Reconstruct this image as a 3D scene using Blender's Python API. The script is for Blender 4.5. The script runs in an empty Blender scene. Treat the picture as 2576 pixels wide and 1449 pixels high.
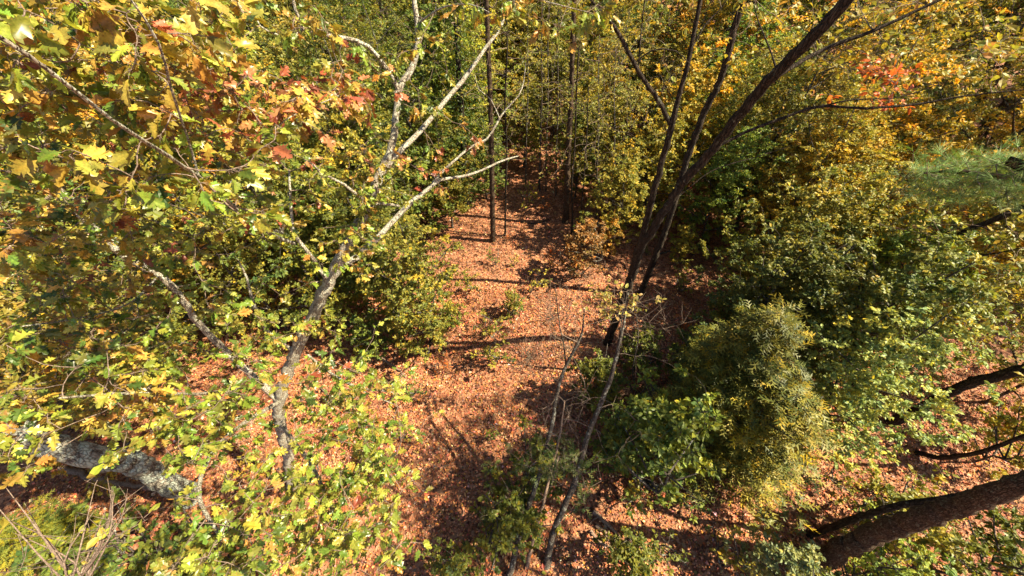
import bpy, math, random
import numpy as np
from mathutils import Vector, Matrix

# ------------------------------------------------------------------ camera, world, sun, exposure
scene = bpy.context.scene
COL = scene.collection
CAM_H = 10.0
F_PX, CX, CY, W_PX = 930.0, 1288.0, 724.0, 2576.0
TILT = math.radians(47)
cam_data = bpy.data.cameras.new('camera')
cam = bpy.data.objects.new('camera', cam_data)
COL.objects.link(cam)
cam.location = (0, 0, CAM_H)
cam.rotation_euler = (math.radians(90) - TILT, 0, 0)
cam_data.sensor_width = 36
cam_data.lens = 36 * F_PX / W_PX
cam_data.clip_start = 0.05
cam_data.clip_end = 600
scene.camera = cam

SUN_EL, SUN_AZ = math.radians(49), math.radians(-6)      # azimuth from +X
S = Vector((math.cos(SUN_EL) * math.cos(SUN_AZ), math.cos(SUN_EL) * math.sin(SUN_AZ), math.sin(SUN_EL)))
sun_data = bpy.data.lights.new('sun', 'SUN')
sun_data.energy = 5.0
sun_data.angle = math.radians(0.53)
sun_data.color = (1.0, 0.86, 0.60)
sun = bpy.data.objects.new('sun', sun_data)
COL.objects.link(sun)
sun.rotation_euler = S.to_track_quat('Z', 'Y').to_euler()

world = bpy.data.worlds.new('World')
scene.world = world
world.use_nodes = True
wn = world.node_tree
wn.nodes.clear()
sky = wn.nodes.new('ShaderNodeTexSky')
sky.sky_type = 'NISHITA'
sky.sun_disc = False
sky.sun_elevation = SUN_EL
sky.sun_rotation = math.atan2(S.x, S.y)
bg = wn.nodes.new('ShaderNodeBackground')
bg.inputs['Strength'].default_value = 0.05
wo = wn.nodes.new('ShaderNodeOutputWorld')
wn.links.new(sky.outputs[0], bg.inputs[0])
wn.links.new(bg.outputs[0], wo.inputs[0])

scene.view_settings.view_transform = 'Standard'
scene.view_settings.look = 'None'
scene.view_settings.gamma = 1
scene.view_settings.use_curve_mapping = False
scene.view_settings.exposure = 1.55
scene.render.engine = 'CYCLES'
scene.cycles.max_bounces = 7
scene.cycles.diffuse_bounces = 1
scene.cycles.transmission_bounces = 3

rng = np.random.default_rng(11)
random.seed(11)

# ------------------------------------------------------------------ pixel -> place helpers
_t = (math.sin(TILT), math.cos(TILT))
def ray(px, py):
    u = (px - CX) / F_PX; v = (CY - py) / F_PX
    return np.array((u, v * _t[0] + _t[1], v * _t[1] - _t[0]))
O = np.array((0, 0, CAM_H))
def D(px, py, s):                       # at slant distance s from the viewpoint
    d = ray(px, py); return O + d / np.linalg.norm(d) * s
def G(px, py, z=0.0):                   # on the ground
    d = ray(px, py); return O + d * ((CAM_H - z) / -d[2])
def R(px, py, r):                       # at horizontal distance r
    d = ray(px, py); return O + d * (r / math.hypot(d[0], d[1]))
def proj(p):
    x, y, z = p[0], p[1], p[2] - CAM_H
    dep = y * _t[1] - z * _t[0]
    if dep < 0.05: return None
    return (CX + F_PX * x / dep, CY - F_PX * (y * _t[0] + z * _t[1]) / dep, dep)

def ground_z(x, y):
    r = np.hypot(x, y)
    z = 0.05 * np.sin(x * 0.9 + 1.3) * np.cos(y * 0.7) + 0.03 * np.sin(x * 2.1 + y * 1.7)
    return z + np.where(r > 24, (r - 24) * 0.07, 0.0)

# ------------------------------------------------------------------ geometry collector
def unit(a):
    n = np.linalg.norm(a, axis=-1, keepdims=True); n[n < 1e-9] = 1
    return a / n

class Geo:
    def __init__(self):
        self.v = []; self.f = []; self.c = []; self.n = 0
    def add(self, v, f, c=None):
        v = np.asarray(v, float).reshape(-1, 3); f = np.asarray(f, int)
        self.v.append(v); self.f.append(f + self.n)
        if c is None: c = np.ones((len(v), 3))
        self.c.append(np.asarray(c, float).reshape(-1, 3)); self.n += len(v)
    def mesh(self, name, mat, smooth=False, origin=None):
        me = bpy.data.meshes.new(name)
        V = np.concatenate(self.v); C_ = np.concatenate(self.c)
        if origin is not None: V = V - np.asarray(origin)
        me.vertices.add(len(V)); me.vertices.foreach_set('co', V.astype(np.float32).ravel())
        sizes = np.concatenate([np.full(len(f), f.shape[1]) for f in self.f])
        loops = np.concatenate([f.ravel() for f in self.f])
        me.loops.add(len(loops)); me.loops.foreach_set('vertex_index', loops.astype(np.int32))
        me.polygons.add(len(sizes))
        starts = np.concatenate([[0], np.cumsum(sizes)[:-1]])
        me.polygons.foreach_set('loop_start', starts.astype(np.int32))
        me.polygons.foreach_set('loop_total', sizes.astype(np.int32))
        me.polygons.foreach_set('use_smooth', np.full(len(sizes), smooth))
        a = me.color_attributes.new('tint', 'FLOAT_COLOR', 'POINT')
        a.data.foreach_set('color', np.concatenate([C_, np.ones((len(C_), 1))], 1).astype(np.float32).ravel())
        me.update(); me.validate()
        me.materials.append(mat)
        return me

def tubes(geo, P, Rd, sides=4, col=None, cap=False):
    """P (N,K,3) polylines, Rd (N,K) radii -> tubes"""
    P = np.asarray(P, float); Rd = np.asarray(Rd, float)
    if P.ndim == 2: P = P[None]; Rd = Rd[None]
    N, K, _ = P.shape
    T = np.gradient(P, axis=1); T = unit(T)
    ref = np.where(np.abs(T[:, :1, 2:3]) > 0.9, np.array([1., 0, 0]), np.array([0, 0, 1.]))
    A = np.zeros_like(P); a = unit(np.cross(T[:, 0], ref[:, 0]))
    for k in range(K):
        a = unit(a - (a * T[:, k]).sum(-1, keepdims=True) * T[:, k]); A[:, k] = a
    B = np.cross(T, A)
    th = np.arange(sides) / sides * 2 * np.pi
    V = P[:, :, None] + Rd[:, :, None, None] * (A[:, :, None] * np.cos(th)[None, None, :, None] + B[:, :, None] * np.sin(th)[None, None, :, None])
    idx = np.arange(N * K * sides).reshape(N, K, sides)
    q = np.stack([idx[:, :-1], np.roll(idx[:, :-1], -1, 2), np.roll(idx[:, 1:], -1, 2), idx[:, 1:]], -1).reshape(-1, 4)
    geo.add(V.reshape(-1, 3), q, None if col is None else np.tile(col, (N * K * sides, 1)))
    return V

def smooth_line(pts, rads, step=0.12):
    pts = np.asarray(pts, float); rads = np.asarray(rads, float)
    e = np.vstack([2 * pts[0] - pts[1], pts, 2 * pts[-1] - pts[-2]])
    outp, outr = [], []
    for i in range(len(pts) - 1):
        p0, p1, p2, p3 = e[i], e[i + 1], e[i + 2], e[i + 3]
        n = max(2, int(np.linalg.norm(p2 - p1) / step))
        for t in np.arange(n) / n:
            outp.append(0.5 * (2 * p1 + (p2 - p0) * t + (2 * p0 - 5 * p1 + 4 * p2 - p3) * t * t + (3 * p1 - p0 - 3 * p2 + p3) * t ** 3))
            outr.append(rads[i] * (1 - t) + rads[i + 1] * t)
    outp.append(pts[-1]); outr.append(rads[-1])
    return np.array(outp), np.array(outr)

def limb(geo, pts, rads, sides=10, wob=0.06, flare=0, step=0.12, kink=0.0):
    P, Rr = smooth_line(pts, rads, step)
    K = len(P)
    if flare:
        L = np.concatenate([[0], np.cumsum(np.linalg.norm(np.diff(P, axis=0), axis=1))])
        Rr = Rr * (1 + flare * np.exp(-L / 0.22))
    if kink:
        P[1:-1] += rng.normal(0, kink, (K - 2, 3)) * Rr[1:-1, None]
    V = tubes(geo, P, Rr, sides)
    # bumpy cross-section
    v = geo.v[-1].reshape(K, sides, 3)
    off = 1 + wob * rng.normal(0, 1, (K, sides, 1))
    ridge = 1 + (flare * 0.35 * np.exp(-np.arange(K) * step / 0.2)[:, None, None] * np.cos(np.arange(sides) / sides * 2 * np.pi * 4)[None, :, None] if flare else 0)
    v[:] = P[:, None] + (v - P[:, None]) * off * ridge
    # cap the tip
    n0 = geo.n - sides
    geo.add([P[-1] + (P[-1] - P[-2]) * 0.3], np.array([[0, 0, 0]])[:0])
    tip = geo.n - 1
    geo.f.append(np.array([[n0 + i, n0 + (i + 1) % sides, tip] for i in range(sides)]))
    return P, Rr

# leaf templates: (side, along, normal) verts + triangles
def T_kite():
    return np.array([(0, 0, 0), (.30, .42, .07), (0, 1, -.06), (-.30, .42, .07)]), np.array([(0, 1, 2), (0, 2, 3)])
def T_ovate():
    return (np.array([(0, 0, 0), (.25, .22, .06), (.27, .6, .06), (0, 1, -.12), (-.27, .6, .06), (-.25, .22, .06), (0, .5, 0.0)]),
            np.array([(0, 1, 6), (1, 2, 6), (2, 3, 6), (6, 3, 4), (6, 4, 5), (6, 5, 0)]))
def T_oak(seed=0, full=True):
    r = random.Random(seed)
    ys = [.13, .36, .57, .76]
    sin_ = [.055, .105 + r.uniform(-.02, .02), .10 + r.uniform(-.02, .02), .07]
    reach = [.25 + r.uniform(-.05, .05), .40 + r.uniform(-.06, .05), .31 + r.uniform(-.05, .05)]
    V = []; F = []
    rib = []
    def add(x, y, z=0): V.append([x, y, z]); return len(V) - 1
    rib = [add(0, y) for y in ys]; base = add(0, 0); tip = add(r.uniform(-.03, .03), 1.0)
    for sd in (1, -1):
        s = [add(sd * sin_[i], ys[i]) for i in range(4)]
        st = [(base, s[0], rib[0])]
        for i in range(3):
            st += [(rib[i], s[i], s[i + 1]), (rib[i], s[i + 1], rib[i + 1])]
            k = r.uniform(.9, 1.1)
            if full:
                a = add(sd * reach[i] * .72 * k, ys[i] + .06); m = add(sd * reach[i] * .62, ys[i] + .15)
                b = add(sd * reach[i] * k, ys[i] + .22 + .03 * i); c = add(sd * reach[i] * .5, ys[i] + .25)
                st += [(s[i], a, m), (s[i], m, s[i + 1]), (m, b, c), (m, c, s[i + 1])]
            else:
                b = add(sd * reach[i] * k, ys[i] + .19); a = add(sd * reach[i] * .7, ys[i] + .07)
                st += [(s[i], a, s[i + 1]), (a, b, s[i + 1])]
        t2 = add(sd * .15, ys[3] + .14)
        st += [(rib[3], s[3], tip), (s[3], t2, tip)]
        F += [t if sd > 0 else t[::-1] for t in st]
    V = np.array(V)
    fold = r.uniform(.05, .7); droop = r.uniform(.0, .5); tw = r.uniform(-.5, .5); wave = r.uniform(.03, .07)
    V[:, 2] = np.abs(V[:, 0]) * fold - V[:, 1] ** 2 * droop + V[:, 0] * V[:, 1] * tw + wave * np.sin(V[:, 0] * 17 + V[:, 1] * 9)
    return V, np.array(F)
def T_needles(n=7, seed=1, w=.012, spread=.55):
    r = random.Random(seed); V = []; F = []
    for i in range(n):
        a = r.uniform(0, 6.28); q = r.uniform(.2, 1) * spread; L = r.uniform(.7, 1)
        x, z = math.cos(a) * q * L, math.sin(a) * q * L * .7
        k = len(V); V += [(-w, 0, 0), (w, 0, 0), (x, L, z)]; F.append((k, k + 1, k + 2))
    return np.array(V), np.array(F)
def T_frond(seed=1):                       # feathery cedar spray
    r = random.Random(seed); V = [(-.05, 0, 0), (.05, 0, 0), (0, 1, -.05)]; F = [(0, 1, 2)]
    for i in range(5):
        y = .12 + .16 * i; s = 1 if i % 2 else -1; L = .42 * (1 - y * .55) * r.uniform(.8, 1.2)
        k = len(V); V += [(0, y - .06, 0), (0, y + .09, 0), (s * L, y + L * .75, r.uniform(-.08, .08))]; F.append((k, k + 1, k + 2))
    return np.array(V), np.array(F)

def rib_tint(V):                            # pale midrib, slightly brighter base
    return np.where((np.abs(V[:, :1]) < .02), np.array((1.3, 1.22, 1.1)), np.array((.96, .97, .96)))

def leaves(geo, pos, d, nrm, size, tpl, col):
    V, F = tpl; N = len(pos)
    d = unit(d); n = unit(nrm - (nrm * d).sum(-1, keepdims=True) * d); s = np.cross(d, n)
    v = pos[:, None] + size[:, None, None] * (V[None, :, 0:1] * s[:, None] + V[None, :, 1:2] * d[:, None] + V[None, :, 2:3] * n[:, None])
    f = F[None] + (np.arange(N) * len(V))[:, None, None]
    geo.add(v.reshape(-1, 3), f.reshape(-1, 3), np.repeat(col, len(V), 0))

# ------------------------------------------------------------------ materials
def nodes(name):
    m = bpy.data.materials.new(name); m.use_nodes = True
    nt = m.node_tree; nt.nodes.clear()
    return m, nt, nt.nodes.new('ShaderNodeOutputMaterial')
def N(nt, typ, **kw):
    n = nt.nodes.new(typ)
    for k, v in kw.items():
        if k in n.inputs.keys(): n.inputs[k].default_value = v
        else: setattr(n, k, v)
    return n

def leaf_material(name, trans=.38, rough=.45, spec=.35, veins=False):
    m, nt, out = nodes(name)
    at = N(nt, 'ShaderNodeAttribute', attribute_name='tint')
    oi = nt.nodes.new('ShaderNodeObjectInfo')
    mul = N(nt, 'ShaderNodeMix', data_type='RGBA', blend_type='MULTIPLY'); mul.inputs[0].default_value = 1
    nt.links.new(at.outputs['Color'], mul.inputs[6]); nt.links.new(oi.outputs['Color'], mul.inputs[7])
    colour = mul.outputs[2]
    tc = nt.nodes.new('ShaderNodeTexCoord')
    nz = N(nt, 'ShaderNodeTexNoise', Scale=22.0 if not veins else 14.0, Detail=3.0)
    nt.links.new(tc.outputs['Object'], nz.inputs['Vector'])
    mr = N(nt, 'ShaderNodeMapRange'); mr.inputs[1].default_value = .3; mr.inputs[2].default_value = .7; mr.inputs[3].default_value = .72; mr.inputs[4].default_value = 1.28
    nt.links.new(nz.outputs[0], mr.inputs[0])
    hs = N(nt, 'ShaderNodeHueSaturation'); nt.links.new(colour, hs.inputs['Color']); nt.links.new(mr.outputs[0], hs.inputs['Value'])
    colour = hs.outputs[0]
    if veins:                                                    # brown blotches and dried patches
        n3 = N(nt, 'ShaderNodeTexNoise', Scale=9.0, Detail=4.0, Roughness=.7); nt.links.new(tc.outputs['Object'], n3.inputs['Vector'])
        m3 = N(nt, 'ShaderNodeMapRange'); m3.inputs[1].default_value = .58; m3.inputs[2].default_value = .68; m3.inputs[3].default_value = 0; m3.inputs[4].default_value = .75
        nt.links.new(n3.outputs[0], m3.inputs[0])
        x3 = N(nt, 'ShaderNodeMix', data_type='RGBA'); nt.links.new(m3.outputs[0], x3.inputs[0]); nt.links.new(colour, x3.inputs[6]); x3.inputs[7].default_value = (.36, .17, .06, 1)
        colour = x3.outputs[2]
    p = N(nt, 'ShaderNodeBsdfPrincipled', Roughness=rough); p.inputs['Specular IOR Level'].default_value = spec
    tr = nt.nodes.new('ShaderNodeBsdfTranslucent')
    g = N(nt, 'ShaderNodeMix', data_type='RGBA', blend_type='MULTIPLY'); g.inputs[0].default_value = 1; g.inputs[7].default_value = (1.25, 1.15, .55, 1)
    nt.links.new(colour, g.inputs[6])
    mx = N(nt, 'ShaderNodeMixShader'); mx.inputs[0].default_value = trans
    nt.links.new(colour, p.inputs['Base Color']); nt.links.new(g.outputs[2], tr.inputs['Color'])
    nt.links.new(p.outputs[0], mx.inputs[1]); nt.links.new(tr.outputs[0], mx.inputs[2]); nt.links.new(mx.outputs[0], out.inputs[0])
    return m

def bark_material(name, a, b, c, scale=9, stretch=.35, lichen=None, amount=.5, bump=.5):
    m, nt, out = nodes(name)
    tc = nt.nodes.new('ShaderNodeTexCoord')
    mp = N(nt, 'ShaderNodeMapping'); mp.inputs['Scale'].default_value = (1, 1, stretch)
    nt.links.new(tc.outputs['Object'], mp.inputs[0])
    n1 = N(nt, 'ShaderNodeTexNoise', Scale=scale * 2.2, Detail=8.0, Roughness=.7); nt.links.new(mp.outputs[0], n1.inputs['Vector'])
    vo = N(nt, 'ShaderNodeTexVoronoi', Scale=scale * 3.2, feature='DISTANCE_TO_EDGE'); nt.links.new(mp.outputs[0], vo.inputs['Vector'])
    r = nt.nodes.new('ShaderNodeValToRGB'); e = r.color_ramp.elements
    e[0].position = .32; e[0].color = (*a, 1); e[1].position = .72; e[1].color = (*c, 1)
    k = e.new(.52); k.color = (*b, 1)
    nt.links.new(n1.outputs[0], r.inputs[0])
    colour = r.outputs[0]
    if lichen:
        n2 = N(nt, 'ShaderNodeTexNoise', Scale=scale * .9, Detail=5.0, Roughness=.65); nt.links.new(tc.outputs['Object'], n2.inputs['Vector'])
        r2 = nt.nodes.new('ShaderNodeValToRGB'); r2.color_ramp.elements[0].position = .62 - amount * .3; r2.color_ramp.elements[1].position = .68 - amount * .3
        nt.links.new(n2.outputs[0], r2.inputs[0])
        mx = N(nt, 'ShaderNodeMix', data_type='RGBA'); nt.links.new(r2.outputs[0], mx.inputs[0]); nt.links.new(colour, mx.inputs[6]); mx.inputs[7].default_value = (*lichen, 1)
        colour = mx.outputs[2]
    cr = N(nt, 'ShaderNodeMapRange'); cr.inputs[2].default_value = .12; cr.inputs[3].default_value = .45; cr.inputs[4].default_value = 1.0
    nt.links.new(vo.outputs['Distance'], cr.inputs[0])
    hs = N(nt, 'ShaderNodeHueSaturation'); nt.links.new(colour, hs.inputs['Color']); nt.links.new(cr.outputs[0], hs.inputs['Value'])
    p = N(nt, 'ShaderNodeBsdfPrincipled', Roughness=.9); p.inputs['Specular IOR Level'].default_value = .15
    nt.links.new(hs.outputs[0], p.inputs['Base Color'])
    add = N(nt, 'ShaderNodeMath', operation='ADD'); nt.links.new(n1.outputs[0], add.inputs[0]); nt.links.new(cr.outputs[0], add.inputs[1])
    bp = N(nt, 'ShaderNodeBump', Strength=bump, Distance=.03); nt.links.new(add.outputs[0], bp.inputs['Height'])
    nt.links.new(bp.outputs[0], p.inputs['Normal']); nt.links.new(p.outputs[0], out.inputs[0])
    return m

M_leaf = leaf_material('leaf')
M_oakleaf = leaf_material('oak_leaf', trans=.30, rough=.36, spec=.5, veins=True)
M_litter = leaf_material('dry_leaf', trans=.05, rough=.6, spec=.25)
M_needle = leaf_material('needle', trans=.2, rough=.5, spec=.3)
M_oakbark = bark_material('pale_oak_bark', (.13, .105, .08), (.46, .40, .31), (.70, .64, .53), 15, .5, (.58, .57, .47), .45, .9)
M_lichen = bark_material('lichen_bark', (.08, .07, .055), (.24, .21, .17), (.44, .41, .34), 6, .4, (.46, .50, .42), .55, .9)
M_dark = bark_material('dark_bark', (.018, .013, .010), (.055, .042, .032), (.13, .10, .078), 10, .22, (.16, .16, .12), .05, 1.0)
M_grey = bark_material('grey_bark', (.045, .036, .03), (.12, .10, .085), (.25, .22, .185), 14, .4, (.38, .39, .33), .2, .8)
M_brown = bark_material('brown_bark', (.035, .022, .015), (.115, .075, .05), (.26, .18, .125), 17, .3, (.20, .19, .13), .15, 1.0)
M_twig = bark_material('twig_bark', (.12, .09, .07), (.26, .19, .15), (.36, .29, .24), 20, .5, None, 0, .2)
M_dead = bark_material('dead_wood', (.16, .10, .07), (.32, .22, .16), (.48, .36, .27), 16, .2, None, 0, .5)

# ------------------------------------------------------------------ object helpers
def link(name, me, parent=None, loc=None):
    o = bpy.data.objects.new(name, me); COL.objects.link(o)
    if parent is not None: o.parent = parent
    if loc is not None: o.location = loc
    return o
def thing(name, loc, label, cat, group=None):
    o = bpy.data.objects.new(name, None); COL.objects.link(o)
    o.empty_display_size = .3; o.location = loc
    o['label'] = label; o['category'] = cat
    if group: o['group'] = group
    return o
def tag(o, label, cat, group=None):
    o['label'] = label; o['category'] = cat
    if group: o['group'] = group
    return o

# ------------------------------------------------------------------ crowns
def connect(tw, att, nodes_p, nodes_r, sides=4, rmin=.0035, sag=.06, kmax=.5, col=None):
    """join every attractor to the closest existing wood with a curved twig; returns twig directions"""
    npos = list(np.asarray(nodes_p)); nrad = list(np.asarray(nodes_r))
    A = np.asarray(att); base = np.asarray(nodes_p)
    dist = np.array([np.min(((base - a) ** 2).sum(1)) for a in A])
    order = np.argsort(dist)
    buf = np.zeros((len(npos) + 3 * len(A), 3)); br = np.zeros(len(buf)); n = len(npos)
    buf[:n] = npos; br[:n] = nrad
    dirs = np.zeros_like(A); paths = np.zeros((len(A), 5, 3)); rads = np.zeros((len(A), 5))
    for i in order:
        a = A[i]; q = ((buf[:n] - a) ** 2).sum(1)
        j = int(np.argmin(q)); b = buf[j]; L = math.sqrt(q[j])
        off = rng.normal(0, .10, 3) * L; off[2] -= sag * L * rng.uniform(-.6, 1)
        t = np.linspace(0, 1, 5)[:, None]
        p = b + (a - b) * t + off * (4 * t * (1 - t)) * .8 + rng.normal(0, .018, (5, 3)) * L * (t * (1 - t) * 4)
        r0 = min(br[j] * .62, rmin + .010 * L + .001); r0 = max(r0, rmin)
        rr = r0 + (rmin * .75 - r0) * t[:, 0] ** .8
        paths[i] = p; rads[i] = rr; dirs[i] = p[4] - p[3]
        buf[n:n + 3] = p[[2, 3, 4]]; br[n:n + 3] = rr[[2, 3, 4]]; n += 3
    tubes(tw, paths, rads, sides, col)
    return unit(dirs), paths

def palette(cols, weights, n, jit=.12):
    cols = np.array(cols, float); w = np.array(weights, float); w /= w.sum()
    c = cols[rng.choice(len(cols), n, p=w)]
    return np.clip(c * (1 + rng.normal(0, jit, (n, 1))) * (1 + rng.normal(0, jit * .5, (n, 3))), .005, .9)

UPSUN = np.array((S.x * .35, S.y * .35, 1.0))
def spray(geo, tw, tips, dirs, per, length, size, tpl, colfn, sub=3, flat=.35, nrm_noise=.55, droop=.0, twr=.0022, szj=.22):
    """sub-twigs from every tip, leaves along them"""
    nT = len(tips)
    P0 = np.repeat(tips, sub, 0); Dd = np.repeat(dirs, sub, 0)
    d = rng.normal(0, 1, (len(P0), 3)); d[:, 2] *= flat; d = unit(unit(d) * .9 + Dd * .5); d[:, 2] -= droop
    L = length * rng.uniform(.5, 1.2, (len(P0), 1))
    K = np.stack([P0, P0 + d * L * .5 + rng.normal(0, .03, (len(P0), 3)) * L, P0 + d * L], 1)
    if twr: tubes(tw, K, np.tile(np.array([1.3, 1, .6]) * twr, (len(P0), 1)), 3)
    n = len(P0) * per
    t = rng.uniform(.15, 1.03, (n, 1)); q = np.repeat(np.arange(len(P0)), per)
    pos = P0[q] + d[q] * L[q] * t
    ld = rng.normal(0, 1, (n, 3)); ld[:, 2] *= .45; ld = unit(unit(ld) + d[q] * .7); ld[:, 2] -= droop * .8 + .1
    nr = UPSUN + rng.normal(0, nrm_noise, (n, 3))
    sz = size * np.clip(1 + rng.normal(0, szj, n), .45, 1.6)
    pos = pos + unit(ld) * sz[:, None] * .15
    leaves(geo, pos, ld, nr, sz, tpl, colfn(pos, np.repeat(np.repeat(np.arange(nT), sub), per)))
    return n

def tone(base_var=.25, hue=.12, cl=.22, yellow=.3, seed=0):
    """neutral multipliers: per leaf and per spray (real colour differences between leaves turning at different times)"""
    r = np.random.default_rng(seed)
    def fn(pos, ci):
        k = r.normal(0, 1, ci.max() + 1)[ci]; j = r.normal(0, 1, len(ci))
        val = np.clip(1 + base_var * j * .6 + cl * k * .5, .4, 1.9)
        h = hue * (.8 * j + k)
        c = np.stack([val * (1 + h), val * (1 + h * .15), val * (1 - h * .8)], 1)
        ye = r.random(len(ci)) < yellow * .25
        c[ye] *= (1.7, 1.25, .6)
        return np.clip(c, .1, 3)
    return fn

def crown_points(n, z0, z1, rad, prof='round', seed=0, clump=.35, lean=(0, 0)):
    r = np.random.default_rng(seed); out = []
    cl = [(r.uniform(0, 6.28), r.uniform(z0, z1), r.uniform(.5, 1.1)) for _ in range(9)]
    while len(out) < n:
        t = r.uniform(0, 1)
        if prof == 'round': w = math.sin(math.pi * min(max(t * .86 + .12, 0), 1)) ** .6
        elif prof == 'cone': w = (1 - t) ** .8 + .06
        else: w = .75 + .25 * math.sin(t * 9)
        a = r.uniform(0, 6.28); q = r.uniform(0, 1) ** .42
        lob = 1 + .28 * math.sin(3 * a + seed) + .18 * math.sin(5 * a + t * 7 + seed * 2)
        rr = rad * w * q * lob; z = z0 + t * (z1 - z0) + r.normal(0, .15)
        p = np.array((math.cos(a) * rr + lean[0] * t, math.sin(a) * rr + lean[1] * t, z))
        if clump and r.random() < clump:
            k = cl[r.integers(9)]; c = np.array((math.cos(k[0]) * rad * w * .7, math.sin(k[0]) * rad * w * .7, k[1]))
            p = c + (p - c) * .35
        if p[2] > .25: out.append(p)
    return np.array(out)

def simple_trunk(geo, h, r0, seed=0, lean=(0, 0), wander=.12, sides=8, top=.012, n=7):
    r = np.random.default_rng(seed)
    z = np.linspace(0, h, n); x = np.cumsum(r.normal(0, wander, n)) ; y = np.cumsum(r.normal(0, wander, n))
    x -= x[0]; y -= y[0]
    pts = np.stack([x + lean[0] * z / h, y + lean[1] * z / h, z], 1); pts[0, 2] = -.15
    rad = r0 + (top - r0) * (z / h) ** .85
    return limb(geo, pts, rad, sides=sides, flare=.5, step=.35, wob=.05)

def make_archetype(name, kind, h, z0, rad, natt, per, size, bark, seed, r0=.09, sub=3, tw=.3, lean=(0, 0), prof='round', flat=.35, tpl=None, mat=None, tonefn=None, droop=.0):
    """returns (trunk mesh, crown mesh)"""
    gt, gc = Geo(), Geo()
    P, Rr = simple_trunk(gt, h * .97, r0, seed, lean)
    att = crown_points(natt, z0, h, rad, prof, seed, lean=lean)
    k = P[:, 2] > z0 * .6
    NP, NR = P[k], Rr[k]
    # main limbs first
    nl = 10; la = att[np.argsort(-np.hypot(att[:, 0], att[:, 1]))[:natt // 3:max(1, natt // (3 * nl))]]
    paths_p, paths_r = [NP], [NR]
    for a in la:
        zb = max(z0 * .7, a[2] - np.hypot(a[0], a[1]) * .7); i = int(np.argmin(abs(NP[:, 2] - zb))); b = NP[i]
        t = np.linspace(0, 1, 6)[:, None]; p = b + (a - b) * t; p[:, 2] -= (np.sin(t[:, 0] * 3.14) * .12 * np.linalg.norm(a - b)) * rng.uniform(-.5, 1)
        rr = np.linspace(NR[i] * .62 + .006, .009, 6)
        tubes(gt, p, rr, 5); paths_p.append(p[2:]); paths_r.append(rr[2:])
    d, _ = connect(gt, att, np.concatenate(paths_p), np.concatenate(paths_r), 3, .004)
    spray(gc, gt, att, d, per, tw, size, tpl or T_kite(), tonefn or tone(seed=seed), sub=sub, flat=flat, twr=.003, droop=droop)
    return gt.mesh(name + '_trunk', bark, True), gc.mesh(name + '_crown', mat or M_leaf)

def place(arch, name, loc, rotz, sc, colour, label, cat='tree', group=None, crown_name='crown', sxy=None):
    t, c = arch
    root = thing(name, loc, label, cat, group)
    root.rotation_euler = (0, 0, rotz); root.scale = (sxy or sc, sxy or sc, sc)
    a = link('trunk', t, root); b = link(crown_name, c, root)
    b.color = (*colour, 1); b['kind'] = 'stuff'
    return root

# ================================================================== GROUND
def make_ground():
    xs = np.concatenate([np.linspace(-120, -22, 26)[:-1], np.linspace(-22, 22, 180), np.linspace(22, 120, 26)[1:]])
    ys = np.concatenate([np.linspace(-60, -4, 14)[:-1], np.linspace(-4, 30, 150), np.linspace(30, 140, 26)[1:]])
    X, Y = np.meshgrid(xs, ys, indexing='ij'); Z = ground_z(X, Y) + rng.normal(0, .008, X.shape)
    V = np.stack([X, Y, Z], -1).reshape(-1, 3); nx, ny = X.shape
    i = np.arange(nx * ny).reshape(nx, ny)
    q = np.stack([i[:-1, :-1], i[1:, :-1], i[1:, 1:], i[:-1, 1:]], -1).reshape(-1, 4)
    m, nt, out = nodes('leaf_litter_ground')
    tc = nt.nodes.new('ShaderNodeTexCoord')
    vo = N(nt, 'ShaderNodeTexVoronoi', Scale=15.0, Randomness=1.0); nt.links.new(tc.outputs['Object'], vo.inputs['Vector'])
    sp = nt.nodes.new('ShaderNodeSeparateColor'); nt.links.new(vo.outputs['Color'], sp.inputs[0])
    r = nt.nodes.new('ShaderNodeValToRGB'); e = r.color_ramp.elements
    for pos, c in ((.0, (.10, .04, .022)), (.3, (.22, .085, .04)), (.6, (.33, .13, .06)), (.85, (.40, .20, .11))):
        k = e.new(pos); k.color = (*c, 1)
    e.remove(e[-1]) if e[-1].color[0] == 1 else None
    nt.links.new(sp.outputs[0], r.inputs[0])
    nz = N(nt, 'ShaderNodeTexNoise', Scale=1.1, Detail=6.0); nt.links.new(tc.outputs['Object'], nz.inputs['Vector'])
    mr = N(nt, 'ShaderNodeMapRange'); mr.inputs[1].default_value = .3; mr.inputs[2].default_value = .7; mr.inputs[3].default_value = .7; mr.inputs[4].default_value = 1.2
    nt.links.new(nz.outputs[0], mr.inputs[0])
    hs = N(nt, 'ShaderNodeHueSaturation'); nt.links.new(r.outputs[0], hs.inputs['Color']); nt.links.new(mr.outputs[0], hs.inputs['Value'])
    p = N(nt, 'ShaderNodeBsdfPrincipled', Roughness=.85); nt.links.new(hs.outputs[0], p.inputs['Base Color'])
    bp = N(nt, 'ShaderNodeBump', Strength=.8, Distance=.03); nt.links.new(vo.outputs['Distance'], bp.inputs['Height'])
    nt.links.new(bp.outputs[0], p.inputs['Normal']); nt.links.new(p.outputs[0], out.inputs[0])
    g = Geo(); g.add(V, q)
    o = link('forest_floor', g.mesh('forest_floor', m, True)); o['kind'] = 'structure'
    return o
make_ground()

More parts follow.
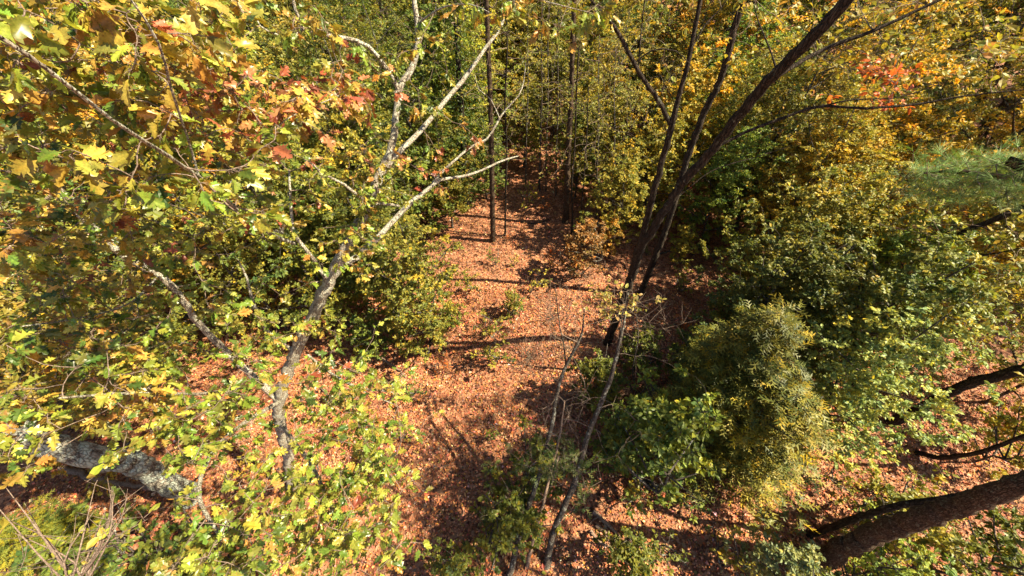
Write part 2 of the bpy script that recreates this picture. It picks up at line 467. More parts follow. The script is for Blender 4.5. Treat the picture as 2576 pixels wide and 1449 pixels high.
LIT = [(.52, .19, .085), (.60, .28, .15), (.42, .125, .052), (.22, .07, .032), (.58, .36, .20), (.52, .21, .05), (.09, .035, .022), (.62, .42, .34), (.50, .30, .09)]
LITW = [6, 4.5, 4, 2.2, 1.4, 2.6, 1.2, .4, .9]
def litter():
    g = Geo()
    zones = [(-12, 15, -.5, 9.5, 190000), (-12, 13, 9.5, 20, 60000)]
    for x0, x1, y0, y1, n in zones:
        x = rng.uniform(x0, x1, n); y = rng.uniform(y0, y1, n)
        pos = np.stack([x, y, ground_z(x, y) + rng.uniform(.004, .05, n)], 1)
        a = rng.uniform(0, 6.283, n); d = np.stack([np.cos(a), np.sin(a), rng.normal(0, .28, n)], 1)
        nr = np.array((0, 0, 1.)) + rng.normal(0, .5, (n, 3))
        V, F = T_kite(); V = V.copy(); V[:, 2] *= 1.8; V[:, 0] *= 1.25
        drift = np.sin(x * 1.7 + 2 * np.sin(y * 1.1)) * np.cos(y * 2.3 + 1.5 * np.sin(x * .9)) + .6 * np.sin(x * 5.1 + y * 3.7) * np.cos(y * 4.9 - x * 2.2)
        cc = palette(LIT, LITW, n, .30) * np.clip(1.0 + .22 * drift[:, None] * np.array((.9, 1.1, 1.2)), .45, 1.5)
        old = rng.random(n) < np.clip(.10 - .16 * drift, .02, .4)
        cc[old] *= (.42, .40, .42)                                  # darker, half rotted leaves lie together in hollows
        pos[:, 2] += .012 * drift
        sz = np.clip(rng.lognormal(-3.15, .4, n), .022, .12)
        leaves(g, pos, d, nr, sz, (V, F), cc)
    o = link('fallen_leaves', g.mesh('fallen_leaves', M_litter)); o['kind'] = 'stuff'
    tag(o, 'thick layer of dry orange brown fallen leaves covering the forest floor', 'leaf litter')
litter()

# ================================================================== THE PALE OAK BY THE CAMERA
THICK = dict(oak=.62, fork=.60, massive_tree=.62, lichen=.85, whip=.8, pine=1, ivy=.8, lean=.6, dark_tree=.6, straight_tree=.72, back_trunk_tree=.52, grey_tree=.68)
def limbs(geo_name, root, specs, mat, origin):
    """specs: list of (name, [(point, radius)...], flare) each becomes its own part; returns wood nodes"""
    NP, NR = [], []; th = THICK.get(geo_name, .85)
    for k, (nm, pr, fl) in enumerate(specs):
        g = Geo(); pr = [(p, r * th) for p, r in pr]
        P, Rr = limb(g, [p for p, _ in pr], [r for _, r in pr], sides=12 if pr[0][1] > .1 else 8 if pr[0][1] > .03 else 6, flare=fl, wob=.05, step=.09 if pr[0][1] > .1 else .12, kink=.12)
        link(nm, g.mesh(nm, mat, True, origin=origin), root)
        NP.append(P[2:]); NR.append(Rr[2:])
    return np.concatenate(NP), np.concatenate(NR)
def L(*a):                                  # (px, py, slant, radius)
    return [(D(x, y, s), r) for x, y, s, r in a]

oak_base = G(740, 1222)
oak = thing('oak_tree', oak_base, 'pale-barked oak nearest the camera, with bare light limbs and big lobed leaves', 'tree')
oak_specs = [
 ('trunk', [(oak_base - (0, 0, .2), .20), (oak_base + (0, 0, .1), .185)] + L((722, 1140, 10.2, .17), (706, 1065, 9.2, .165), (703, 1000, 8.4, .165), (742, 890, 7.3, .15), (788, 790, 6.5, .14), (832, 697, 5.9, .135), (872, 620, 5.6, .125), (925, 525, 5.45, .112), (948, 460, 5.4, .10), (966, 420, 5.4, .09), (985, 370, 5.4, .078), (996, 295, 5.4, .07), (1004, 225, 5.4, .066), (1040, 160, 5.4, .058), (1051, 90, 5.4, .05), (1040, -10, 5.4, .045), (1010, -120, 5.4, .035), (1030, -260, 5.5, .02)), .35),
 ('branch', L((1004, 228, 5.4, .045), (975, 175, 5.3, .04), (925, 115, 5.2, .036), (870, 95, 5.1, .032), (810, 88, 5, .03), (768, 66, 5, .028), (742, 20, 5, .022), (728, -60, 5, .015)), 0),
 ('branch', L((768, 66, 5, .022), (735, 95, 4.9, .02), (695, 85, 4.9, .016), (655, 65, 4.9, .012), (640, 30, 4.9, .008)), 0),
 ('branch', L((955, 445, 5.4, .062), (992, 395, 5.5, .06), (1062, 325, 5.8, .055), (1127, 245, 6.1, .05), (1162, 205, 6.2, .048), (1222, 120, 6.5, .04), (1262, 60, 6.7, .034), (1300, -60, 7, .025)), 0),
 ('branch', L((828, 705, 5.9, .09), (865, 668, 5.95, .08), (905, 640, 6, .075), (952, 595, 6.1, .07), (1022, 520, 6.2, .062), (1072, 480, 6.3, .052), (1107, 452, 6.3, .042), (1160, 444, 6.4, .034), (1212, 428, 6.5, .030), (1260, 405, 6.6, .026), (1300, 393, 6.7, .018)), 0),
 ('branch', L((1075, 478, 6.3, .038), (1115, 430, 6.3, .032), (1180, 372, 6.4, .03), (1224, 350, 6.5, .028), (1250, 310, 6.5, .026), (1272, 275, 6.6, .022), (1305, 240, 6.6, .018), (1318, 200, 6.7, .014), (1322, 160, 6.8, .01)), 0),
 ('branch', L((1258, 300, 6.5, .014), (1235, 250, 6.5, .011), (1205, 225, 6.5, .008), (1195, 190, 6.5, .006)), 0),
 ('branch', L((1003, 518, 6.0, .030), (965, 512, 5.5, .034), (930, 510, 5.2, .034), (900, 490, 5.0, .03), (868, 465, 4.9, .026), (820, 440, 4.8, .02), (780, 408, 4.7, .013)), 0),
 ('branch', L((822, 705, 5.9, .05), (795, 660, 5.7, .042), (765, 622, 5.5, .038), (742, 590, 5.4, .034), (733, 545, 5.4, .03), (730, 480, 5.4, .024), (728, 430, 5.4, .015)), 0),
 ('branch', L((742, 612, 5.5, .034), (700, 598, 5.2, .032), (655, 572, 4.8, .029), (610, 540, 4.2, .026), (562, 497, 3.5, .022), (500, 445, 2.9, .018), (400, 378, 2.3, .013), (280, 300, 1.95, .010), (140, 190, 1.75, .009), (0, 92, 1.65, .009), (-140, 0, 1.6, .007)), 0),
 ('branch', L((745, 885, 7.3, .055), (705, 862, 7.1, .05), (672, 832, 7, .046), (650, 790, 6.9, .042), (634, 755, 6.8, .036), (622, 700, 6.7, .026), (600, 655, 6.5, .014)), 0),
 ('branch', L((703, 1005, 8.4, .12), (655, 962, 8.2, .10), (610, 920, 8.0, .085), (560, 875, 7.8, .08), (500, 815, 7.5, .078), (455, 745, 7.2, .076), (400, 692, 7.0, .074), (330, 655, 6.9, .07), (255, 595, 6.7, .068), (190, 525, 6.4, .062), (120, 450, 6.2, .058), (50, 385, 6, .05)), 0),
 ('branch', L((775, 893, 7.1, .036), (835, 940, 6.6, .033), (900, 974, 6.2, .028), (960, 982, 6.0, .02), (1010, 990, 5.9, .010)), 0),
 ('branch', L((880, 966, 6.3, .016), (930, 992, 6.1, .014), (975, 1010, 6, .011), (1003, 1022, 5.9, .006)), 0),
 ('branch', L((706, 1065, 9.2, .06), (740, 1110, 7.8, .05), (790, 1180, 6.4, .04), (830, 1270, 5.4, .03), (870, 1360, 4.9, .02)), 0),
 ('branch', L((703, 1010, 8.4, .06), (620, 1060, 7.0, .05), (540, 1130, 5.8, .04), (500, 1240, 5.0, .03), (560, 1360, 4.4, .02)), 0),
 ('branch', L((655, 960, 8.1, .04), (570, 985, 6.4, .032), (450, 990, 5.2, .026), (300, 990, 4.6, .02), (160, 1000, 4.3, .012)), 0),
 ('branch', L((500, 445, 2.9, .010), (470, 340, 2.7, .009), (430, 220, 2.4, .008), (400, 110, 2.2, .007), (330, 0, 2.1, .006), (250, -60, 2., .005)), 0),
 ('branch', L((560, 497, 3.5, .011), (620, 400, 3.4, .010), (720, 300, 3.5, .008), (830, 250, 3.6, .006), (900, 220, 3.7, .004)), 0),
 ('branch', L((400, 692, 7.0, .02), (330, 760, 6.0, .018), (200, 800, 5.4, .014), (60, 820, 5, .010)), 0),
 ('branch', L((1300, -60, 7, .02), (1290, -60, 5.5, .016), (1300, -20, 4.4, .012), (1400, 10, 4.2, .008), (1480, 30, 4.2, .005)), 0),
 ('branch', L((1051, 60, 5.4, .02), (1110, 20, 4.9, .015), (1180, 10, 4.5, .010), (1230, 30, 4.3, .006)), 0),
]
NP, NR = limbs('oak', oak, oak_specs, M_oakbark, oak_base)

GRN = [(.24, .31, .035), (.31, .35, .05), (.15, .23, .032), (.36, .35, .055)]
YEL = [(.42, .32, .05), (.50, .34, .06), (.34, .31, .05), (.46, .24, .05)]
RED = [(.44, .16, .065), (.36, .10, .045), (.50, .24, .10), (.26, .07, .035), (.46, .30, .07)]
DGR = [(.06, .11, .018), (.10, .15, .025), (.16, .19, .03), (.22, .22, .04)]
def zone(n, x0, x1, y0, y1, s0, s1, mix):
    out = []
    for _ in range(n):
        out.append((D(rng.uniform(x0, x1), rng.uniform(y0, y1), rng.uniform(s0, s1)), mix))
    return out
def blob(n, cx, cy, sx, sy, s0, s1, mix):
    return [(D(cx + rng.normal(0, sx), cy + rng.normal(0, sy), rng.uniform(s0, s1)), mix) for _ in range(n)]
# mixes: weights of green, yellow, red, dark green
att = []
att += zone(56, -60, 360, -60, 230, 2.5, 3.8, (4, 6, .7, .8))
att += zone(54, -40, 420, 180, 430, 2.5, 4.2, (5, 5, .8, 1.2))
att += zone(26, 300, 620, -20, 180, 2.4, 3.8, (3, 6, .8, 1))
att += blob(48, 600, 250, 110, 40, 3.0, 4.2, (1, 3.5, 4, .2))
att += blob(14, 760, 250, 60, 35, 3.2, 4.2, (.4, 1, 5, .2))
att += blob(12, 880, 215, 45, 42, 3.6, 4.6, (.5, 2, 5, 0))
att += zone(58, 250, 700, 310, 560, 2.6, 4.4, (6, 3, .5, 2))
att += blob(5, 1110, 400, 28, 38, 5.6, 6.2, (0, .3, 6, 0))
att += blob(3, 1180, 335, 24, 16, 5.6, 6.2, (0, .3, 6, 0))
att += blob(14, 890, 440, 60, 50, 4.7, 5.5, (5, 1.5, .4, 2))
att += blob(8, 870, 550, 50, 40, 4.9, 5.6, (5, 2, .2, 2))
att += zone(26, 880, 1090, 120, 520, 4.8, 5.3, (5, 3, .8, 3))
att += zone(12, 800, 960, 520, 760, 4.9, 5.6, (6, 3, .3, 2))
att += blob(4, 920, 640, 20, 20, 5.2, 5.8, (2, 4, 0, 1))
att += blob(8, 1080, 180, 40, 60, 4.6, 5.5, (4, 2, 0, 2))
att += zone(16, 1130, 1520, -30, 120, 4.0, 4.8, (5, 3, 0, 2))
att += blob(5, 1510, 40, 25, 30, 4.0, 4.6, (4, 4, 0, 1))
att += zone(150, -30, 600, 500, 880, 4.2, 6.4, (5, 3.5, .5, 4))
att += zone(46, -30, 330, 380, 640, 3.6, 5.6, (4, 5, .6, 3))
att += zone(36, 330, 900, -40, 180, 3.8, 5.2, (4, 4, .5, 3))
att += zone(40, 640, 960, 330, 640, 4.6, 5.6, (5, 3, .5, 3))
att += zone(40, 560, 800, 700, 900, 5.4, 7.0, (6, 2, .4, 2))
att += zone(105, -30, 440, 840, 1200, 4.2, 6.0, (4, 4, .5, 3))
att += zone(240, 400, 1010, 880, 1460, 4.0, 6.4, (10, 1.2, .3, 1.8))
att += blob(75, 900, 1110, 75, 100, 4.6, 6.2, (10, 1.2, .2, 1.6))
att += blob(50, 820, 1300, 100, 70, 4.2, 5.6, (10, 1.4, .2, 1.8))
att += zone(22, 330, 700, 1300, 1480, 3.4, 4.4, (6, 2, .4, 3))
att += blob(14, 800, 840, 40, 40, 5.8, 6.8, (8, 3, .2, 1))
def trunk_gap(p):
    q = proj(p)
    if q is None: return True
    for (x0, y0), (x1, y1) in (((740, 890), (703, 1000)), ((703, 1000), (722, 1150)), ((790, 790), (740, 890)), ((560, 875), (400, 690)), ((480, 1240), (320, 1165)), ((320, 1165), (120, 1125)), ((60, 1290), (420, 1290)), ((120, 1420), (380, 1400))):
        a = np.array((x0, y0)); b_ = np.array((x1, y1)); v = np.array(q[:2]); t = np.clip(((v - a) @ (b_ - a)) / ((b_ - a) @ (b_ - a)), 0, 1)
        if np.linalg.norm(v - a - t * (b_ - a)) < (30 if a[1] < 1160 and b_[1] < 1160 else 46) and rng.random() < .78: return False
    return True
att = [q for q in att if trunk_gap(q[0])]
P_att = np.array([a for a, _ in att])
tw = Geo()
dirs, _ = connect(tw, P_att, NP, NR, 5, .0032, sag=.1)
# every tip carries a rosette of lobed leaves
recs = []
for (p, mix), d in zip(att, dirs):
    k = rng.integers(6, 11)
    mood = rng.choice(4, p=np.array(mix) / sum(mix))
    for _ in range(k):
        pick = mood if rng.random() < .7 else rng.choice(4, p=np.array(mix) / sum(mix))
        pal = (GRN, YEL, RED, DGR)[pick]
        c = np.array(pal[rng.integers(len(pal))]) * np.clip(.9 + rng.normal(0, .22), .4, 1.4) * (1 + rng.normal(0, .06, 3))
        ld = unit(rng.normal(0, 1, 3) * (1, 1, .5) + d * .6 - np.array((0, 0, .55)))
        stem = p + d * rng.uniform(-.10, .02)
        pet = stem + ld * rng.uniform(.02, .05)
        sz = rng.uniform(.062, .132)
        nr = UPSUN * .8 + rng.normal(0, .62, 3)
        recs.append((pet, ld, nr, sz, np.clip(c, .01, .8), stem))
pt = np.array([[r[5], (r[5] + r[0]) / 2 + (0, 0, .004), r[0]] for r in recs])
tubes(tw, pt, np.tile((.0016, .0014, .0013), (len(pt), 1)), 3)
t_o = link('twig', tw.mesh('oak_twigs', M_twig, True, origin=oak_base), oak); t_o['kind'] = 'stuff'
dist = np.array([np.linalg.norm(r[0] - O) for r in recs]); vis = []
for r in recs:
    q = proj(r[0]); vis.append(q is not None and -20 < q[0] < 2600 and -20 < q[1] < 1470)
order = np.argsort(np.where(vis, dist, dist + 50))
oak_meshes = []
for s_ in range(10):
    V, F = T_oak(s_, True); g = Geo(); g.add(V, F, rib_tint(V)); oak_meshes.append(g.mesh('oak_leaf', M_oakleaf, True))
for i in order[:300]:
    pos, ld, nr, sz, c, _ = recs[i]
    ld = ld / np.linalg.norm(ld); n = nr - nr.dot(ld) * ld; n /= np.linalg.norm(n); s_ = np.cross(ld, n)
    o = link('leaf', oak_meshes[int(rng.integers(10))], oak)
    m = Matrix(((s_[0], ld[0], n[0]), (s_[1], ld[1], n[1]), (s_[2], ld[2], n[2])))
    o.location = Vector(pos - oak_base); o.rotation_euler = m.to_euler(); o.scale = (sz, sz, sz); o.color = (*c, 1)
rest = order[300:]; gl = Geo()
for s_ in range(8):
    ii = rest[s_::8]
    leaves(gl, np.array([recs[i][0] for i in ii]), np.array([recs[i][1] for i in ii]), np.array([recs[i][2] for i in ii]), np.array([recs[i][3] for i in ii]), T_oak(20 + s_, s_ < 3), np.array([recs[i][4] for i in ii]))
lf = link('foliage', gl.mesh('oak_foliage', M_oakleaf, False, origin=oak_base), oak); lf['kind'] = 'stuff'

# ================================================================== LICHEN-COVERED TREE, LOWER LEFT
b = G(482, 1252)
lt = thing('lichen_tree', b, 'thick trunk blotched with pale lichen rising out of the lower left corner', 'tree')
sp = [('trunk', [(b - (0, 0, .2), .30), (b + (0, 0, .05), .27), (R(400, 1200, 8.1), .25), (R(320, 1160, 8.15), .24), (R(230, 1148, 8.2), .235), (R(130, 1120, 8.3), .23), (R(0, 1065, 8.4), .22), (R(-250, 960, 8.6), .20), (R(-700, 760, 8.9), .16), (R(-1400, 420, 9.2), .10)], .25)]
NP2, NR2 = limbs('lichen', lt, sp, M_lichen, b)
k = NP2[:, 2] > 4.5
att2 = np.array([D(rng.uniform(-600, 340), rng.uniform(640, 1040), rng.uniform(6.5, 9.5)) for _ in range(300)])
tw = Geo(); gl = Geo()
d2, _ = connect(tw, att2, NP2[k], NR2[k], 4, .004)
spray(gl, tw, att2, d2, 9, .30, .078, T_ovate(), lambda p, ci: palette([(.30, .25, .05), (.22, .22, .04), (.38, .28, .06), (.12, .15, .03), (.40, .22, .08)], [4, 4, 3, 3, 1], len(p)), sub=3)
o = link('twig', tw.mesh('twigs', M_twig, True, origin=b), lt); o['kind'] = 'stuff'
o = link('crown', gl.mesh('crown', M_leaf, False, origin=b), lt); o['kind'] = 'stuff'

# ================================================================== DARK FORKED TREE, RIGHT OF CENTRE
b = G(1528, 862)
fk = thing('forked_tree', b, 'tall dark-barked tree right of centre whose trunk forks twice, leaning to the upper right', 'tree')
sp = [
 ('trunk', [(b - (0, 0, .2), .22), (b + (0, 0, .1), .20), (D(1560, 775, 11.2), .185), (D(1590, 690, 9.9), .18), (D(1612, 620, 8.9), .165), (D(1638, 585, 8.5), .145), (D(1672, 530, 8.1), .135), (D(1722, 455, 7.7), .13), (D(1790, 378, 7.3), .125), (D(1880, 265, 6.9), .125), (D(1960, 175, 6.6), .12), (D(2050, 88, 6.4), .115), (D(2130, 0, 6.3), .11), (D(2230, -120, 6.2), .10), (D(2350, -300, 6.2), .08)], .3),
 ('branch', [(D(1606, 640, 9.2), .12), (D(1618, 585, 8.7), .115), (D(1640, 500, 8.1), .11), (D(1662, 420, 7.7), .10), (D(1680, 350, 7.4), .095), (D(1690, 310, 7.3), .09), (D(1708, 240, 7.2), .065), (D(1728, 170, 7.1), .06), (D(1745, 90, 7.1), .055), (D(1762, 0, 7.1), .05), (D(1790, -140, 7.2), .04)], 0),
 ('branch', L((1688, 315, 7.3, .065), (1655, 250, 7.1, .06), (1610, 185, 6.9, .055), (1578, 125, 6.8, .05), (1545, 65, 6.7, .042), (1508, 25, 6.6, .032), (1470, -20, 6.6, .02)), 0),
 ('branch', L((1606, 180, 6.9, .022), (1612, 90, 7, .02), (1622, 0, 7.1, .017), (1640, -100, 7.2, .012)), 0),
 ('branch', L((1595, 160, 6.9, .018), (1640, 126, 6.9, .018), (1700, 128, 6.9, .015), (1735, 160, 6.9, .010)), 0),
 ('branch', L((1735, 130, 7.1, .024), (1775, 60, 7.2, .02), (1815, 20, 7.3, .015), (1850, -40, 7.3, .01)), 0),
 ('branch', L((1935, 205, 6.7, .05), (1990, 170, 6.9, .046), (2080, 120, 7.2, .042), (2200, 75, 7.4, .036), (2330, 15, 7.6, .028), (2450, -40, 7.8, .02)), 0),
 ('branch', L((1800, 370, 7.3, .045), (1880, 330, 7.4, .04), (1960, 300, 7.5, .036), (2060, 268, 7.6, .032), (2180, 272, 7.8, .028), (2300, 262, 8, .024), (2420, 242, 8.2, .018), (2576, 225, 8.4, .01)), 0),
 ('branch', L((2060, 268, 7.6, .020), (2150, 250, 7.7, .016), (2260, 245, 7.9, .012), (2350, 215, 8, .007)), 0),
 ('branch', L((1955, 180, 6.6, .022), (1935, 120, 6.8, .018), (1905, 45, 7, .012), (1890, -30, 7.1, .007)), 0),
 ('branch', L((1700, 500, 7.9, .02), (1790, 430, 8, .016), (1900, 395, 8.2, .013), (2010, 360, 8.5, .008)), 0),
]
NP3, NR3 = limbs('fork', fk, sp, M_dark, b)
k = (NP3[:, 2] > 7.5)
pts = [D(rng.uniform(1350, 1800), rng.uniform(-420, -60), rng.uniform(6, 8.5)) for _ in range(60)]
pts += [D(rng.uniform(1750, 2576), rng.uniform(-60, 200), rng.uniform(7.5, 10)) for _ in range(70)]
pts += [D(1690 + rng.normal(0, 50), 30 + rng.normal(0, 40), rng.uniform(7, 8)) for _ in range(10)]
pts += [D(2230 + rng.normal(0, 50), 240 + rng.normal(0, 30), rng.uniform(7.6, 8.6)) for _ in range(12)]
att3 = np.array(pts)
tw = Geo(); gl = Geo(); d3, _ = connect(tw, att3, NP3[k], NR3[k], 4, .004)
def fcol(p, ci):
    c = palette([(.38, .31, .05), (.28, .27, .05), (.45, .25, .08), (.18, .20, .04)], [4, 4, 1.4, 3], len(p))
    last = ci >= len(att3) - 12
    c[last] = palette([(.52, .13, .04), (.50, .20, .05), (.45, .30, .05)], [4, 2, 1], int(last.sum())); return c
spray(gl, tw, att3, d3, 5, .3, .095, T_ovate(), fcol, sub=3)
o = link('twig', tw.mesh('twigs', M_twig, True, origin=b), fk); o['kind'] = 'stuff'
o = link('crown', gl.mesh('crown', M_leaf, False, origin=b), fk); o['kind'] = 'stuff'

# ================================================================== TRUNK-ONLY-IN-VIEW TREES
def tall(name, base_px, tops, r0, r1, mat, label, cat='tree', crown=None, flare=.3, leaf_cols=None, zmin=6, size=.09, per=5, extra=None):
    b = G(*base_px); r = math.hypot(b[0], b[1])
    root = thing(name, b, label, cat)
    n = len(tops)
    pr = [(b - (0, 0, .2), r0 * 1.08), (b + (0, 0, .08), r0)]
    for i, t in enumerate(tops):
        p = R(t[0], t[1], t[2] if len(t) > 2 else r)
        pr.append((p, r0 + (r1 - r0) * (i + 1) / n))
    specs = [('trunk', pr, flare)] + (extra or [])
    P, Q = limbs(name, root, specs, mat, b)
    if crown is not None and len(crown):
        tw, gl = Geo(), Geo(); k = P[:, 2] > zmin
        if k.sum() < 3: k = P[:, 2] > P[:, 2].max() - 2
        d, _ = connect(tw, crown, P[k], Q[k], 4, .004)
        cc = leaf_cols or ([(.24, .23, .04), (.34, .28, .05), (.13, .16, .03)], [4, 3, 3])
        spray(gl, tw, crown, d, per, .32, size, T_ovate() if size > .085 else T_kite(), lambda p, ci: palette(cc[0], cc[1], len(p)), sub=3)
        o = link('twig', tw.mesh('twigs', M_twig, True, origin=b), root); o['kind'] = 'stuff'
        o = link('crown', gl.mesh('crown', M_leaf, False, origin=b), root); o['kind'] = 'stuff'
    return root
def cyl_pts(n, c, rx, ry, z0, z1):
    a = rng.uniform(0, 6.28, n); q = rng.uniform(0, 1, n) ** .5
    return np.stack([c[0] + np.cos(a) * q * rx, c[1] + np.sin(a) * q * ry, rng.uniform(z0, z1, n)], 1)

tall('massive_tree', (2032, 1425), [(2120, 1378), (2213, 1338), (2310, 1305), (2413, 1270), (2576, 1212), (2900, 1090, 7.0), (3600, 820, 7.3), (5200, 260, 7.8)], .29, .13, M_brown,
     'massive brown trunk slanting out of the lower right corner', crown=cyl_pts(250, (7.3, 1.3), 2.1, 1.6, 8.4, 11.2), zmin=7.5)  # crown is out of view, placed and thickened to shade the bottom-centre ground
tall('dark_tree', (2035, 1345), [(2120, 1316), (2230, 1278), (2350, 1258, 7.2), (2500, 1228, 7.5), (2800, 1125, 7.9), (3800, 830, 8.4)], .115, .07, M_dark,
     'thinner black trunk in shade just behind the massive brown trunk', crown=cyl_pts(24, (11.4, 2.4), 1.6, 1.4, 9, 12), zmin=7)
tall('straight_tree', (2238, 1066), [(2330, 1020), (2420, 970), (2576, 925), (2900, 790), (3600, 500)], .17, .12, M_dark,
     'straight dark trunk rising from sunlit ground toward the right edge', crown=cyl_pts(34, (13.4, 4.6), 2, 2, 10.5, 14), zmin=6,
     leaf_cols=([(.34, .29, .05), (.2, .21, .04), (.4, .27, .06)], [3, 3, 2]))
tall('bent_sapling', (2300, 1142), [(2360, 1150), (2450, 1140), (2520, 1118), (2600, 1085), (2800, 990)], .07, .04, M_dark,
     'slim dark bent sapling below the straight trunk at right', cat='sapling', crown=cyl_pts(16, (9.8, 3.6), 1, 1, 4, 6.5), zmin=2.5)
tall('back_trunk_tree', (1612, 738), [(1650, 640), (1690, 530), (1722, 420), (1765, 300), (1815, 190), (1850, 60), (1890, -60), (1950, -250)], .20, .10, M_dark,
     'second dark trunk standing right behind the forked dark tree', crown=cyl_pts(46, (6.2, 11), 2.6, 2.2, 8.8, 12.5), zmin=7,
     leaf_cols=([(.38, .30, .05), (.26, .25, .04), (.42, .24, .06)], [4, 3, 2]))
tall('rough_tree', (1240, 605), [(1238, 480), (1236, 350), (1232, 220), (1226, 60), (1220, -60), (1205, -300)], .125, .05, M_brown,
     'brown trunk standing free on sunlit leaves at the centre of the clearing', crown=cyl_pts(70, (-.7, 12.2), 2.2, 2.0, 4.2, 11), zmin=3.8, size=.08)
tall('slim_tree', (1271, 592), [(1272, 480), (1275, 380), (1270, 260), (1276, 120), (1270, -20)], .05, .02, M_dark,
     'slender dark stem just right of the brown trunk in the clearing', crown=cyl_pts(45, (-.2, 12.4), 1.4, 1.3, 3.5, 8.8), zmin=3, size=.07)
tall('far_bole', (1422, 560), [(1426, 470), (1430, 380), (1436, 260), (1440, 120), (1446, -40)], .15, .07, M_brown,
     'short-looking brown bole at the far end of the long ground shadow', crown=cyl_pts(90, (2.6, 13.8), 2.4, 2.2, 3.6, 11), zmin=3, size=.08)
tall('thin_stem_tree', (1436, 608), [(1440, 540), (1438, 470), (1446, 360), (1450, 240), (1455, 120)], .05, .02, M_dark,
     'nearer of two thin dark stems right of the far brown bole', crown=cyl_pts(40, (2.1, 11.8), 1.2, 1.2, 3.2, 7.5), zmin=2.6, size=.07)
tall('thin_stem_tree', (1454, 612), [(1462, 540), (1468, 450), (1476, 340), (1480, 220)], .04, .018, M_dark,
     'thinner right-hand stem of the two beside the far brown bole', crown=cyl_pts(34, (2.5, 11.7), 1.2, 1.1, 2.8, 6.8), zmin=2.4, size=.07)
for (x, y, r0, lb) in ((1357, 478, .055, 'grey sapling stem in the middle of the far end of the clearing'),
                       (1373, 480, .035, 'thinnest straight sapling at the far end of the clearing'),
                       (1398, 492, .04, 'dark sapling on the right of the far clearing stems'),
                       (1322, 470, .04, 'dark sapling on the left of the far clearing stems'),
                       (1540, 590, .04, 'thin stem under green foliage left of the forked dark tree'),
                       (1500, 560, .035, 'faint stem between the far brown bole and the forked dark tree')):
    bb = G(x, y)
    tall('slim_sapling', (x, y), [(x + 2, y - 120), (x + 6, y - 240), (x + 5, y - 360), (x + 8, y - 470)], r0, .015, M_grey, lb, cat='sapling', crown=cyl_pts(26, (bb[0], bb[1]), 1.1, 1.1, 3.2, 9), zmin=2.6, size=.075)

# ivy-covered tree
b = G(1176, 522)
iv = thing('ivy_tree', b, 'thick dark trunk wrapped in green ivy behind the low green tree', 'tree')
limbs('ivy', iv, [('trunk', [(b - (0, 0, .2), .2)] + [(R(1176 - i * 6, 522 - i * 95, 14.6), .19 - i * .02) for i in range(1, 7)], .3)], M_dark, b)
g = Geo(); n = 2600; z = rng.uniform(.2, 8, n); a = rng.uniform(0, 6.28, n); rr = .2 + abs(rng.normal(0, .10, n)) * (1 + z * .12)
top = R(1176 - 36, 522 - 570, 14.6); t = z / top[2]
pos = np.stack([b[0] + (top[0] - b[0]) * t + np.cos(a) * rr, b[1] + (top[1] - b[1]) * t + np.sin(a) * rr, z], 1)
out = np.stack([np.cos(a), np.sin(a), rng.normal(0, .4, n)], 1)
leaves(g, pos, rng.normal(0, 1, (n, 3)) - (0, 0, .8), out + UPSUN * .5, rng.uniform(.06, .11, n), T_ovate(), palette([(.05, .09, .018), (.09, .13, .025), (.15, .17, .03)], [5, 4, 1], n))
o = link('ivy', g.mesh('ivy', M_leaf, origin=b), iv); o['kind'] = 'stuff'
tw, gl = Geo(), Geo(); ca = cyl_pts(90, (b[0], b[1]), 2.6, 2.2, 4, 12)
d, _ = connect(tw, ca, np.array([b + (top - b) * q for q in np.linspace(.3, 1, 12)]), np.linspace(.12, .04, 12), 4, .004)
spray(gl, tw, ca, d, 6, .35, .085, T_kite(), lambda p, ci: palette([(.16, .18, .03), (.26, .24, .04), (.08, .11, .02)], [4, 3, 3], len(p)), sub=3)
o = link('twig', tw.mesh('twigs', M_twig, True, origin=b), iv); o['kind'] = 'stuff'
o = link('crown', gl.mesh('crown', M_leaf, origin=b), iv); o['kind'] = 'stuff'

# ---- slender grey trees at the bottom centre
def stem_tree(name, pts, label, mat, twigs=(), nbare=18, greens=None, seed=0, cat='tree'):
    b = G(*pts[0][:2]) if pts[0][2] is None else D(*pts[0][:3])
    root = thing(name, (b[0], b[1], 0), label, cat)
    o0 = np.array((b[0], b[1], 0.))
    pr = [(b, pts[0][3])] + [(D(x, y, s), r) for x, y, s, r in pts[1:]]
    sp = [('trunk', pr, .2 if pts[0][2] is None else 0)]
    P, Q = limbs(name, root, sp, mat, o0)
    k = P[:, 2] > 2.2
    tw = Geo()
    idx = np.where(k)[0][rng.integers(0, k.sum(), nbare)]
    att = P[idx] + rng.normal(0, 1, (nbare, 3)) * (.45, .45, .2) + (0, 0, .15)
    d, _ = connect(tw, att, P[k], Q[k], 4, .0035)
    # bare side twigs
    m = nbare * 3; q = np.repeat(np.arange(nbare), 3); dd = unit(rng.normal(0, 1, (m, 3)) + d[q]); ll = rng.uniform(.15, .5, (m, 1))
    tubes(tw, np.stack([att[q], att[q] + dd * ll * .5 + rng.normal(0, .02, (m, 3)), att[q] + dd * ll], 1), np.tile((.0032, .0025, .0012), (m, 1)), 3)
    if greens is not None:
        gl = Geo(); ga = np.array(greens[0]); gd, _ = connect(tw, ga, P[k], Q[k], 4, .0035)
        spray(gl, tw, ga, gd, greens[3], .22, greens[2], greens[4], lambda p, ci: palette(greens[1], np.ones(len(greens[1])), len(p)), sub=3, flat=.5)
        o = link('crown', gl.mesh('crown', M_needle if greens[5] else M_leaf, origin=o0), root); o['kind'] = 'stuff'
    o = link('twig', tw.mesh('twigs', M_twig, True, origin=o0), root); o['kind'] = 'stuff'
    return root
CED = [(.045, .075, .018), (.08, .105, .025), (.14, .15, .035)]
